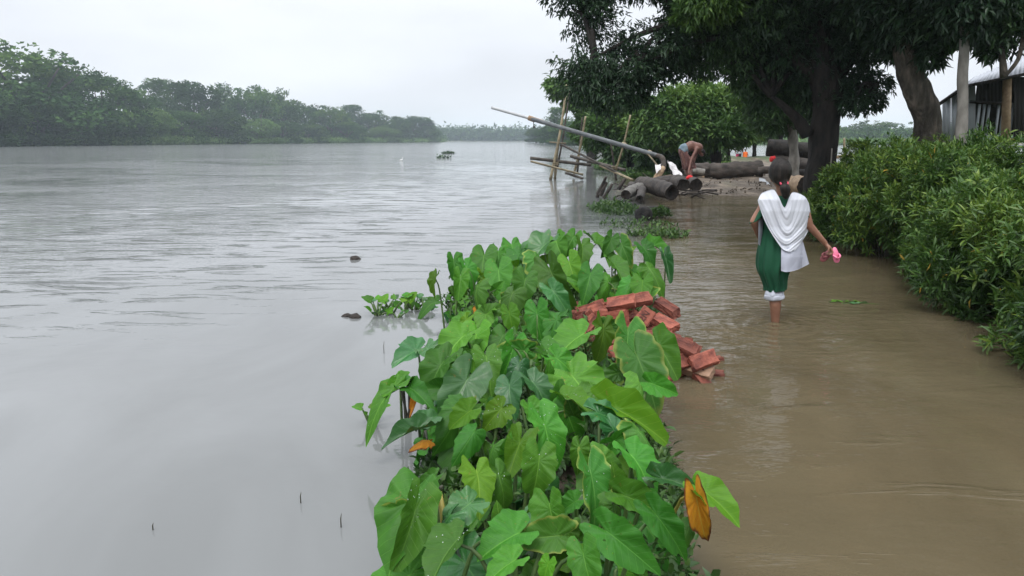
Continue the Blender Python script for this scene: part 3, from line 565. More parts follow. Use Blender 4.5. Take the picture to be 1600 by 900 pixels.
def shrub(x, y, r, h, label, seed, ntw=2000, nshoot=34, group='shrubs of the hedge on the right', name='narrow_leaved_shrub', z0=-.1):
    rg = np.random.default_rng(seed); e = empty(name, (x, y, z0)); tag(e, label, 'shrub', group); bls = []
    for i in range(13):
        a_ = rg.uniform(0, 6.28); q = math.sqrt(rg.uniform(0, 1)) * r * .75; z = rg.uniform(.14, .86) * h
        q *= 1 - .45 * (z / h) ** 2
        bls.append((q * math.cos(a_), q * math.sin(a_), z, r * .38, r * .38, h * .17))
    st = [tube(spline([(0, 0, -.2), (b[0] * .4, b[1] * .4, b[2] * .5), b[:3]], 6), np.linspace(.014, .005, 6), 4) for b in bls]
    mobj('stems', mesh_np('stems', *merge(st), M['bark_brown']), e)
    C, out = blob_points(bls, ntw, rg, .35, .0, seed, 1.2)
    out = out * .8 + np.array([-.25, -.35, .55]); V, P_, t_ = rosettes(C, out, 8, .086, .0185, rg, .05, near=True, jit=.02)
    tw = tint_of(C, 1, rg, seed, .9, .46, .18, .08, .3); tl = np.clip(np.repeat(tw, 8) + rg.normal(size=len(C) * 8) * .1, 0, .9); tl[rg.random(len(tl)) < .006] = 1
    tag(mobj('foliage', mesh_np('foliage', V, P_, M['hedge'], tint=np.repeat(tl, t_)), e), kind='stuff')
    C, out = blob_points(bls, 400, rg, .05, .0, seed + 1, 1.2); keep = [(c, o_) for c, o_ in zip(C, out) if c[1] < .25 * r and c[2] > .1][:nshoot]
    for c, o_ in keep:
        s = mobj('shoot', SH[int(rg.integers(5))], e, tuple(c)); dirv = Vector(o_) + Vector((-.1, -.3, .9)); s.rotation_euler = dirv.to_track_quat('Z', 'Y').to_euler(); sc_ = rg.uniform(.75, 1.25); s.scale = (sc_,) * 3
    return e
HR = [(4.0, 3.45, .85, 1.15), (3.95, 4.4, .8, 1.25), (4.15, 5.3, .85, 1.35), (4.4, 6.2, .85, 1.45), (4.65, 7.1, .85, 1.5), (4.85, 8.0, .85, 1.55), (4.95, 8.95, .85, 1.6), (5.0, 10.0, .8, 1.6), (5.35, 11.2, .8, 1.62), (4.95, 11.0, .6, 1.2)]
HB = [(5.0, 3.9, .9, 1.5), (5.35, 5.2, .9, 1.62), (5.5, 6.5, .9, 1.72), (5.8, 7.7, .9, 1.72), (6.1, 8.9, .9, 1.70), (6.3, 10.1, .9, 1.66), (6.6, 11.3, .9, 1.5)]
for i, (x, y, r, h) in enumerate(HR):
    shrub(x, y, r, h, 'shrub in the hedge row that touches the water, %s back from the camera' % ORD[i], 300 + i)
for i in range(9):
    x, y = [(a + b) / 2 for a, b in zip(HR[i][:2], HR[min(i + 1, 8)][:2])]
    if i < 8: shrub(x - .12, y, .6, [.8, .85, 1.0, 1.1, 1.15, 1.2, 1.2, 1.2][i], 'low shrub filling in between the front shrubs of the hedge, %s back from the camera' % ORD[i], 400 + i, 750, 20)
for i, (x, y, r, h) in enumerate(HB):
    shrub(x, y, r, h, 'taller shrub in the back row of the hedge, %s back from the camera' % ORD[i], 340 + i, 1500, 30)
shrub(5.7, 10.6, .8, 1.85, 'tallest shrub of the hedge, at its far end between the two big trunks', 359, 1300, 26)
for i, (x, y, r, h, lb) in enumerate([(7.4, 9.6, .8, 1.95, 'upright shrub right in front of the tin shed wall'), (8.2, 9.5, .8, 2.25, 'tall shrub by the shed post at the right edge'), (7.0, 7.6, .9, 2.0, 'tall shrub behind the hedge near the right edge'), (6.6, 6.0, .9, 1.8, 'tall shrub at the right edge behind the hedge')]):
    shrub(x, y, r, h, lb, 360 + i, 1300, 26)
# weedy tangle at the foot of the black trunk
shrub(4.95, 12.0, .5, .8, 'dark shrub at the right foot of the black mango trunk', 380, 700, 12)

# ------------------------------------------------------------------ taro patch
def taro_material(name, base, dark, vein, rough=.42, edge=None, trans=.18, hole=False):
    m = principled(name, base, rough, .5); t = m.node_tree; b = t.nodes['Principled BSDF']; n = t.nodes.new; l = t.links.new
    b.inputs['Specular IOR Level'].default_value = .45 if 'bluish' in name else .25; b.inputs['Coat Weight'].default_value = .06 if 'bluish' in name else 0; b.inputs['Coat Roughness'].default_value = .25
    uv = n('ShaderNodeAttribute'); uv.attribute_name = 'lf'; sp = n('ShaderNodeSeparateXYZ'); l(uv.outputs['Vector'], sp.inputs[0])   # x across, y along, z margin
    def mt(op, a, b_=None, c=None, clamp=False):
        k = n('ShaderNodeMath'); k.operation = op; k.use_clamp = clamp
        for i, v in enumerate((a, b_, c)):
            if v is None: continue
            if isinstance(v, (int, float)): k.inputs[i].default_value = v
            else: l(v, k.inputs[i])
        return k.outputs[0]
    ax = mt('ABSOLUTE', sp.outputs[0])
    mid = mt('SUBTRACT', 1.0, mt('DIVIDE', ax, .020), clamp=True)
    s1 = mt('ABSOLUTE', mt('SUBTRACT', mt('FRACT', mt('MULTIPLY', mt('SUBTRACT', sp.outputs[1], mt('MULTIPLY', ax, .75)), 6.5)), .5))
    lat = mt('MULTIPLY', mt('SUBTRACT', s1, .455, clamp=True), 22.0, clamp=True)
    vn = mt('MAXIMUM', mid, mt('MULTIPLY', lat, .6))
    oi = n('ShaderNodeObjectInfo'); geo = n('ShaderNodeTexCoord')
    z = n('ShaderNodeTexNoise'); z.inputs['Scale'].default_value = 5; z.inputs['Detail'].default_value = 5; l(geo.outputs['Object'], z.inputs['Vector'])
    m1 = n('ShaderNodeMix'); m1.data_type = 'RGBA'; l(z.outputs[0], m1.inputs[0]); m1.inputs[6].default_value = (*dark, 1); m1.inputs[7].default_value = (*base, 1)
    m2 = n('ShaderNodeMix'); m2.data_type = 'RGBA'; l(vn, m2.inputs[0]); l(m1.outputs[2], m2.inputs[6]); m2.inputs[7].default_value = (*vein, 1); src = m2.outputs[2]
    z4 = n('ShaderNodeTexNoise'); z4.inputs['Scale'].default_value = 7; z4.inputs['Detail'].default_value = 3; l(geo.outputs['Object'], z4.inputs['Vector']); l(mt('MULTIPLY', oi.outputs['Random'], 40), z4.inputs['W']) if 0 else None
    sp4 = mt('MULTIPLY', mt('SUBTRACT', z4.outputs[0], .69, clamp=True), 14.0, clamp=True); m4 = n('ShaderNodeMix'); m4.data_type = 'RGBA'; l(sp4, m4.inputs[0]); l(src, m4.inputs[6]); m4.inputs[7].default_value = (.20, .16, .04, 1); src = m4.outputs[2]     # brown spots
    if edge:
        zz = mt('ADD', sp.outputs[2], mt('MULTIPLY', mt('SUBTRACT', z.outputs[0], .5), .35)); me_ = mt('MULTIPLY', mt('SUBTRACT', zz, .86, clamp=True), 9.0, clamp=True)
        m3 = n('ShaderNodeMix'); m3.data_type = 'RGBA'; l(me_, m3.inputs[0]); l(src, m3.inputs[6]); m3.inputs[7].default_value = (*edge, 1); src = m3.outputs[2]
    hs = n('ShaderNodeHueSaturation'); mr = n('ShaderNodeMapRange'); mr.inputs[3].default_value = .6; mr.inputs[4].default_value = 1.25; l(oi.outputs['Random'], mr.inputs[0]); l(mr.outputs[0], hs.inputs['Value'])
    hu = mt('MULTIPLY_ADD', mt('FRACT', mt('MULTIPLY', oi.outputs['Random'], 7.3)), .028, .486); l(hu, hs.inputs['Hue']); l(src, hs.inputs['Color']); src = hs.outputs[0]
    l(src, b.inputs['Base Color'])
    hgt = mt('ADD', mt('MULTIPLY', vn, .4), mt('MULTIPLY', z.outputs[0], 1.2)); bp = n('ShaderNodeBump'); bp.inputs['Strength'].default_value = .6; bp.inputs['Distance'].default_value = .004; l(hgt, bp.inputs['Height']); l(bp.outputs[0], b.inputs['Normal'])
    tr = n('ShaderNodeBsdfTranslucent'); l(src, tr.inputs['Color']); mx = n('ShaderNodeMixShader'); mx.inputs[0].default_value = trans; l(b.outputs[0], mx.inputs[1]); l(tr.outputs[0], mx.inputs[2]); fin = mx.outputs[0]
    if hole:      # eaten by insects
        vo = n('ShaderNodeTexVoronoi'); vo.inputs['Scale'].default_value = 5.5; l(geo.outputs['Object'], vo.inputs['Vector']); z5 = n('ShaderNodeTexNoise'); z5.inputs['Scale'].default_value = 14; l(geo.outputs['Object'], z5.inputs['Vector'])
        hm = mt('LESS_THAN', mt('ADD', vo.outputs['Distance'], mt('MULTIPLY', z5.outputs[0], .16)), .20); tp = n('ShaderNodeBsdfTransparent'); m6 = n('ShaderNodeMixShader'); l(hm, m6.inputs[0]); l(fin, m6.inputs[1]); l(tp.outputs[0], m6.inputs[2]); fin = m6.outputs[0]
    l(fin, t.nodes['Material Output'].inputs['Surface'])
    return m
M['taro_h'] = taro_material('taro_leaf_eaten', (.056, .190, .016), (.030, .11, .012), (.10, .26, .04), .5, hole=True)
M['taro_g'] = taro_material('taro_leaf_green', (.068, .225, .016), (.028, .12, .011), (.12, .30, .04), .5)
M['taro_e'] = taro_material('taro_leaf_edged', (.058, .195, .02), (.034, .13, .014), (.12, .27, .05), .5, edge=(.20, .27, .05))
M['taro_b'] = taro_material('taro_leaf_bluish', (.042, .165, .034), (.022, .10, .024), (.09, .24, .06), .38)
M['taro_l'] = taro_material('taro_leaf_young', (.10, .25, .012), (.06, .18, .010), (.17, .34, .03), .5, trans=.3)
M['taro_y'] = taro_material('taro_leaf_dying', (.80, .40, .03), (.55, .16, .02), (.7, .5, .08), .6, edge=(.16, .045, .02), trans=.25)
M['stalk'] = noisy('leaf_stalk', (.05, .10, .03), (.11, .17, .05), 12, .5, 0, rnd=.3)
M['stalk_dark'] = noisy('dark_leaf_stalk', (.035, .03, .025), (.07, .07, .04), 12, .5, 0)
M['stalk_y'] = principled('yellow_stalk', (.42, .34, .08), .5)
def taro_leaf(seed, fold=.22, droop=.35, ruffle=.03, back=.5, wid=.44, nr=7, na=44, sharp=.35, cup=0):
    rg = np.random.default_rng(seed); th = np.linspace(-math.pi, math.pi, na, endpoint=False); a_ = np.abs(th)
    # outline radius from the stalk joint: tip at 0, side, back lobe near 2.55, notch at pi
    kx = np.array([0, .12, .3, .6, 1.0, 1.5, 1.95, 2.35, 2.62, 2.85, 3.0, math.pi]); f = wid / .44
    ky = np.array([1.0, .90, .76, .62 * (.5 + .5 * f), .50 * f, .44 * f, .45 * f, .52 * (.6 + .4 * f) * back / .5, .56 * back / .5, .50 * back / .5, .30, .13])
    rad = np.interp(a_, kx, ky) * (1 + .03 * np.sin(th * 9 + seed) + .02 * rg.normal(size=na))
    for q_ in rg.integers(6, na - 6, seed % 3): rad[q_] *= rg.uniform(.84, .94)      # nicks in the margin
    asym = 1 + .05 * np.sin(th) * rg.choice([-1, 1])
    rad *= asym; rr = (np.linspace(0, 1, nr)[1:]) ** .8
    X = rr[:, None] * rad * np.sin(th); Y = rr[:, None] * rad * np.cos(th); mg = np.repeat(rr[:, None], na, 1)
    Z = fold * np.abs(X) ** 1.15 * 1.1 - droop * np.where(Y > 0, Y, Y * .7) ** 2 + ruffle * mg ** 3 * np.sin(th * (5 + seed % 3) + seed * 1.7) + ruffle * .5 * mg * np.sin(11 * th + seed) - cup * (X ** 2) * 2.2
    Z += .02 * np.sin(9 * (Y - .75 * np.abs(X)) * 2.2) * mg * .35
    V = np.stack([X.ravel(), Y.ravel(), Z.ravel()], -1); V = np.vstack([V, [[0, 0, 0]]]); c = len(V) - 1
    i = np.arange(nr - 2)[:, None] * na; j = np.arange(na)[None, :]; k = (j + 1) % na
    Q = np.stack([i + j, i + na + j, i + na + k, i + k], -1).reshape(-1, 4); j = j[0]; fan = np.stack([np.full(na, c), j, (j + 1) % na], -1)
    lf = np.stack([np.append(X.ravel(), 0), np.append(Y.ravel(), 0), np.append(mg.ravel(), 0)], -1)
    return V, [Q, fan], lf
TL = {}
for i, kw in enumerate([dict(ruffle=.045, fold=.3), dict(fold=.5, droop=.6, ruffle=.05), dict(fold=.15, droop=.35, ruffle=.07), dict(fold=.45, droop=.25, wid=.5, ruffle=.05), dict(fold=-.25, droop=.7, cup=.35, ruffle=.06), dict(fold=.3, droop=.8, wid=.4, ruffle=.05), dict(fold=.75, droop=.4, wid=.42, ruffle=.06), dict(fold=.25, droop=.5, wid=.52, ruffle=.08)]):
    V, P_, lf = taro_leaf(40 + i, **kw)
    for mk in ('taro_g', 'taro_b', 'taro_l', 'taro_y', 'taro_e', 'taro_h'):
        me = mesh_np('leaf', V, P_, M[mk], smooth=True); a = me.attributes.new('lf', 'FLOAT_VECTOR', 'POINT'); a.data.foreach_set('vector', lf.astype(np.float32).ravel()); TL[(i, mk)] = me
STK = {}
def put_leaf(plant, A, T, face, var, mk, stalk='stalk', width=1.0, root=None, sag=0.0):
    """blade from stalk joint A to tip T (world), facing 'face'; its stalk runs from the root"""
    o = plant.location; Yax = (T - A); Ln = Yax.length * 1.06; Yax.normalize(); Z = (Vector(face) - Yax * Vector(face).dot(Yax)).normalized(); X = Yax.cross(Z)
    lf = bpy.data.objects.new('leaf', TL[(var, mk)]); link(lf, plant); Mx = Matrix((X, Yax, Z)).transposed().to_4x4(); Mx.translation = A - o
    lf.matrix_local = Mx @ Matrix.Diagonal((Ln * width, Ln, Ln, 1))
    r0 = Vector(root) if root is not None else Vector((o.x + random.uniform(-.03, .03), o.y + random.uniform(-.03, .03), o.z))
    mid = r0.lerp(A, .6); mid.z = r0.z + (A.z - r0.z) * .78; mid += Vector((0, 0, .02))
    V, P_ = tube(shift(spline([r0, mid, A - Z * .004], 8), o), np.linspace(.0085, .004, 8), 6)
    mobj('stalk', mesh_np('stalk', V, P_, M[stalk], smooth=True), plant); return lf
def canY(py):  # distance at which the top of the taro canopy shows at image row py
    ang = PITCH + math.atan((py - 450) / FPX); h = .40 if py > 520 else .40 + .08 * min(1, (520 - py) / 100)
    return min((HC - h) / math.tan(ang), 7.3)
HERO = [ # joint x,y, tip x,y, variant, material, width, (dY of tip or None), tag
 (746,742,757,800,2,'taro_l',1.15),(924,743,945,834,0,'taro_g',.95),(804,836,744,866,3,'taro_g',1.1),(912,868,925,935,0,'taro_g',1.0),(956,836,1031,894,1,'taro_g',.85),
 (842,720,836,786,1,'taro_g',1.1),(852,668,880,753,5,'taro_b',.85),(898,784,872,800,3,'taro_g',1.2),(860,796,873,866,1,'taro_g',.95),(640,784,597,882,2,'taro_b',1.0),
 (648,800,621,900,6,'taro_g',.7),(732,788,690,818,7,'taro_b',1.1),(712,846,662,902,3,'taro_g',.9),(992,718,1038,778,1,'taro_g',.9),(980,776,1042,802,6,'taro_g',.9),
 (1028,808,1081,874,1,'taro_g',.8),(964,640,1054,683,6,'taro_l',.55),(936,646,986,662,7,'taro_b',.9),(981,525,978,593,0,'taro_g',1.0),(997,560,1030,636,0,'taro_g',1.0),
 (1029,540,1062,586,6,'taro_g',.75),(943,515,941,566,2,'taro_l',1.0),(906,525,862,553,3,'taro_g',1.0),(897,591,942,642,7,'taro_g',1.1),(839,490,843,536,0,'taro_g',1.1),
 (862,427,888,486,1,'taro_g',.8),(890,412,901,448,0,'taro_l',.9),(848,386,808,428,1,'taro_b',.8),(779,395,780,418,2,'taro_g',1.2),(756,401,750,437,0,'taro_g',1.0),
 (779,424,782,466,0,'taro_b',1.1),(709,409,712,438,6,'taro_g',1.0),(680,435,670,462,1,'taro_l',.7),(719,435,717,468,6,'taro_g',.9),(922,430,913,468,0,'taro_b',1.0),
 (932,380,960,408,3,'taro_g',1.0),(961,415,982,443,3,'taro_g',1.0),(972,383,985,414,0,'taro_g',1.0),(1007,389,1026,414,1,'taro_g',1.0),(1004,441,1001,468,2,'taro_l',1.1),
(865,456,893,489,1,'taro_b',.8),(744,525,735,573,0,'taro_l',.9),(721,528,679,565,1,'taro_g',.9),(698,562,668,600,3,'taro_g',.8),
 (718,571,712,612,0,'taro_g',.9),(784,528,763,565,2,'taro_g',1.0),(802,542,790,592,0,'taro_g',1.0),(854,548,881,589,3,'taro_g',1.0),(796,490,803,522,0,'taro_l',1.0),
 (810,571,800,606,4,'taro_b',1.0),(688,572,656,623,1,'taro_g',.9),(728,596,688,667,0,'taro_b',.95),(732,644,698,668,3,'taro_l',1.0),(782,640,755,668,7,'taro_l',1.2),
 (796,604,797,646,0,'taro_b',1.1),(888,620,928,638,3,'taro_l',1.3),(812,692,795,742,6,'taro_l',.8),(740,676,718,708,4,'taro_b',1.0),(1000,676,1046,728,4,'taro_g',.8),
 (960,672,990,706,4,'taro_b',.9),(800,878,756,905,3,'taro_g',1.0),(856,882,846,912,0,'taro_l',1.1),(1036,748,1091,757,6,'taro_b',.8),(1000,600,1018,646,4,'taro_g',.8),
 (764,846,748,880,4,'taro_b',.9),(905,700,900,740,4,'taro_g',.9),(940,720,980,752,4,'taro_b',.9),(770,700,755,735,4,'taro_g',.9),(676,748,648,770,6,'taro_g',.8),
 (830,640,848,676,3,'taro_g',1.0),(870,560,905,585,7,'taro_g',1.0),(835,600,868,640,1,'taro_b',1.0),(760,560,770,600,1,'taro_g',1.0),(930,610,960,648,4,'taro_g',1.0),
 (810,400,795,430,1,'taro_g',1.0),(838,405,850,440,4,'taro_g',1.1),(910,385,915,415,1,'taro_g',1.0),(950,440,948,470,4,'taro_g',1.0),(985,445,975,478,4,'taro_g',1.0),
 (1015,420,1038,448,4,'taro_g',.9),(745,450,735,485,4,'taro_g',1.1),(820,440,812,480,1,'taro_g',1.0),(800,460,785,495,4,'taro_g',1.1),(760,490,748,522,7,'taro_g',.8),(1020,384,1052,396,6,'taro_g',.8),
 (885,640,900,690,4,'taro_b',1.1),(720,640,700,690,4,'taro_g',1.1),(780,745,800,800,4,'taro_g',1.1),(700,810,668,850,4,'taro_b',1.0),(830,810,812,856,4,'taro_b',1.0),
 (960,790,975,840,4,'taro_g',1.0),(885,830,868,880,4,'taro_g',1.0),(980,860,1008,905,4,'taro_g',.9),(870,500,850,530,7,'taro_g',1.0),
 (870,380,880,410,3,'taro_g',1.0),(895,372,880,398,0,'taro_g',1.0),(955,374,945,398,0,'taro_g',1.0),(800,385,806,412,2,'taro_g',1.0),(1040,405,1050,438,6,'taro_b',.5),(730,420,745,452,1,'taro_g',.9)]
leaves_ = []
rgt = random.Random(77)
for h_ in HERO:
    ax, ay, tx, ty, va, mk, wd = h_[:7]; low = va == 4 and rgt.random() < .8
    Y = canY(ay) * rgt.uniform(.985, 1.015) + (.10 if low else 0)
    A = at(ax, ay, Y); ppm = FPX / Y; dy = (ty - ay) / ppm; dx = abs(tx - ax) / ppm
    TY = Y - max(-.1, .75 * dy) - .12 * dx + rgt.uniform(-.05, .05)
    T = at(tx, ty, TY); T.z = max(T.z, .02)
    leaves_.append([A, T, va, mk, wd])
# group the leaves into plants by where they stand
roots = []
for L_ in sorted(leaves_, key=lambda q: q[0].y):
    A = L_[0]; b_ = Vector((A.x, A.y + .06, 0)); best = None
    for r_ in roots:
        d = (r_[0] - b_).length
        if d < .30 and len(r_[1]) < 5 and (best is None or d < best[0]): best = (d, r_)
    if best: best[1][1].append(L_)
    else: roots.append([b_, [L_]])
G_T = 'taro plants of the clump'
def clump_side(x, y):
    l = np.interp(y, CL_Y, CL_L); r = np.interp(y, CL_Y, CL_R); u = (x - l) / (r - l)
    return 'river' if u < .33 else ('middle' if u < .67 else 'path')
cnt = {'river': 0, 'middle': 0, 'path': 0}
for r_ in sorted(roots, key=lambda q: q[0].y):
    c = sum((q[0] for q in r_[1]), Vector()) / len(r_[1]); bx, by = c.x, c.y + .05
    z0 = float(ground_h(np.array([bx]), np.array([by]))[0]); sd_ = clump_side(bx, by)
    lab = {'river': "taro plant on the clump's river side, %s back from the camera", 'middle': 'taro plant along the middle of the clump, %s back from the camera', 'path': "taro plant on the clump's flooded path side, %s back from the camera"}[sd_] % ORD[min(cnt[sd_], 29)]
    cnt[sd_] += 1
    e = empty('taro_plant', (bx, by, z0 - .02)); tag(e, lab, 'taro plant', G_T); r_.append(e)
    for (A, T, va, mk, wd) in r_[1]:
        face = Vector((rgt.uniform(-.7, .7) + (T.x - A.x) * .8, -.60 + rgt.uniform(-.35, .35), rgt.uniform(.45, .95))); wd *= rgt.uniform(.82, 1.0)
        put_leaf(e, A, T, face, va, 'taro_h' if mk == 'taro_g' and rgt.random() < .16 else 'taro_e' if mk == 'taro_g' and rgt.random() < .12 else 'taro_g' if mk == 'taro_b' and rgt.random() < .35 else mk, 'stalk', wd)
    for q in range(1):     # younger leaves pointing up or sideways
        a_ = rgt.uniform(-.5, 3.6); A = Vector((bx + rgt.uniform(-.16, .16), by + rgt.uniform(-.12, .12), rgt.uniform(.30, .42) * (1 if by > 1.6 else .8))); ln = rgt.uniform(.09, .15); T = A + Vector((math.cos(a_) * ln, -.03, math.sin(a_) * ln * .8))
        if bx < np.interp(by, CL_Y, CL_R) - .05: put_leaf(e, A, T, (rgt.uniform(-.5, .5), -1, rgt.uniform(.1, .7)), rgt.choice([0, 1, 2, 3, 6]), rgt.choice(['taro_g', 'taro_l', 'taro_g', 'taro_e']), 'stalk', rgt.uniform(.75, 1.0))
    # lower shaded leaves
    for q in range(3 if bx < np.interp(by, CL_Y, CL_R) - .12 else 0):
        a_ = rgt.uniform(0, 6.28); rr_ = rgt.uniform(.05, .2); A = Vector((bx + rr_ * math.cos(a_), by + rr_ * math.sin(a_), rgt.uniform(.12, .26)))
        ln = rgt.uniform(.10, .17); T = A + Vector((math.cos(a_) * ln, math.sin(a_) * ln - .04, -ln * rgt.uniform(.2, .8)))
        put_leaf(e, A, T, (rgt.uniform(-.3, .3), -.4, .9), rgt.choice([0, 1, 4, 5, 7]), rgt.choice(['taro_g', 'taro_g', 'taro_b', 'taro_l']), 'stalk', rgt.uniform(.8, 1.1))
# special plants
def single(label, root_px, leaves, name='taro_plant', z0=None):
    p = gnd(*root_px); z = -.15 if z0 is None else z0; e = empty(name, (p.x, p.y, z)); tag(e, label, 'taro plant', G_T)
    for (ax, ay, Y, tx, ty, TY, va, mk, wd, st, face) in leaves: put_leaf(e, at(ax, ay, Y), at(tx, ty, TY), face, va, mk, st, wd)
    return e
single('taro plant with a hanging orange withered leaf, nearest on the path side', (1010, 850), [
  (1089, 782, 2.12, 1103, 858, 2.10, 6, 'taro_y', .48, 'stalk_y', (-.3, -1, .2)), (1103, 770, 2.14, 1160, 812, 2.05, 3, 'taro_l', .75, 'stalk', (.2, -.6, .8)), (1076, 826, 2.15, 1066, 862, 2.1, 4, 'taro_g', .8, 'stalk', (.1, -.8, .5))])
single('taro plant arching over the river on thin dark stalks', (634, 652), [
  (616, 606, 3.25, 557, 654, 3.1, 5, 'taro_g', .55, 'stalk_dark', (-.4, -.6, .8)), (628, 600, 3.3, 600, 612, 3.2, 6, 'taro_l', .8, 'stalk_dark', (0, -.6, .8)), (640, 606, 3.25, 672, 622, 3.15, 1, 'taro_g', .8, 'stalk_dark', (.2, -.6, .8)), (625, 592, 3.35, 627, 576, 3.4, 6, 'taro_g', .6, 'stalk', (0, -1, .3)), (652, 612, 3.3, 640, 640, 3.2, 1, 'taro_y', .4, 'stalk_dark', (0, -.8, .5))])
single('half drowned taro plant with a bluish leaf lying on the river surface', (668, 690), [
  (650, 672, 2.78, 590, 692, 2.72, 6, 'taro_b', .55, 'stalk_dark', (0, -.35, .95)), (668, 688, 2.8, 646, 690, 2.75, 4, 'taro_y', .7, 'stalk_dark', (0, -.4, .9)), (664, 660, 2.85, 690, 640, 2.95, 3, 'taro_b', .8, 'stalk', (0, -.6, .8))])
single('low taro plant whose wet grey green leaf lies on the water, left of clump', (664, 590), [(650, 548, 4.05, 612, 566, 3.95, 3, 'taro_b', .9, 'stalk', (0, -.5, .9)), (668, 545, 4.0, 690, 555, 3.9, 7, 'taro_b', 1, 'stalk', (0, -.5, .9))])
single('taro plant with a wilted orange leaf at the far left foot of the clump', (745, 510), [(748, 488, 5.3, 756, 512, 5.25, 4, 'taro_y', .7, 'stalk_y', (0, -.7, .7)), (728, 500, 5.2, 712, 522, 5.1, 5, 'taro_l', .6, 'stalk', (0, -.7, .7)), (765, 500, 5.2, 775, 530, 5.1, 5, 'taro_g', .8, 'stalk', (0, -.7, .7))])
p0, p1 = at(693, 852, 2.05), at(686, 768, 2.15)
e = empty('leaf_stalk', (p0.x, p0.y, 0)); tag(e, 'thick pale yellow broken leaf stalk standing between leaves at the lower left of the clump', 'stalk')
mobj('stalk', mesh_np('stalk', *tube(shift(spline([p0 - Vector((0, 0, .2)), p0, p0.lerp(p1, .5) + Vector((.006, 0, 0)), p1], 9), e.location), np.linspace(.013, .009, 9), 8, .03), M['stalk_y'], smooth=True), e)
mobj('broken_tip', mesh_np('broken_tip', *tube(shift([p1, p1 + Vector((.004, 0, .014)), p1 + Vector((.012, 0, .02))], e.location), [.009, .008, .003], 6), M['stalk_dark']), e)
# rain drops on some of the upper leaves
M['drop'] = principled('water_drop', (.75, .8, .8), .05, .8); M['drop'].node_tree.nodes['Principled BSDF'].inputs['Transmission Weight'].default_value = .35
lv = [o_ for o_ in bpy.data.objects if o_.name.startswith('leaf') and o_.parent and o_.parent.name.startswith('taro_plant') and o_.parent.location.y < 4]
rgd = random.Random(3)
for o_ in rgd.sample(lv, 22):
    me = o_.data; s_ = o_.matrix_basis.to_scale()[1]; ps = []
    for v in rgd.sample(range(len(me.vertices)), 14):
        c_ = me.vertices[v].co + Vector((rgd.uniform(-.02, .02), rgd.uniform(-.02, .02), .004)); r_ = rgd.uniform(.0009, .002) / max(s_, .05)
        V, P_ = box(c_, (r_ * 2, r_ * 2, r_ * 1.2)); k_ = np.array(V) - np.array(tuple(c_)); ps.append((np.vstack([np.array(tuple(c_)) + q_ for q_ in (np.array([[1, 0, 0], [0, 1, 0], [-1, 0, 0], [0, -1, 0], [.7, .7, 0], [-.7, .7, 0], [-.7, -.7, 0], [.7, -.7, 0], [0, 0, .8]]) * r_)]), [np.array([[0, 4, 8], [4, 1, 8], [1, 5, 8], [5, 2, 8], [2, 6, 8], [6, 3, 8], [3, 7, 8], [7, 0, 8]])]))
    tag(mobj('rain_drops', mesh_np('rain_drops', *merge(ps), M['drop'], smooth=True), o_), kind='stuff')
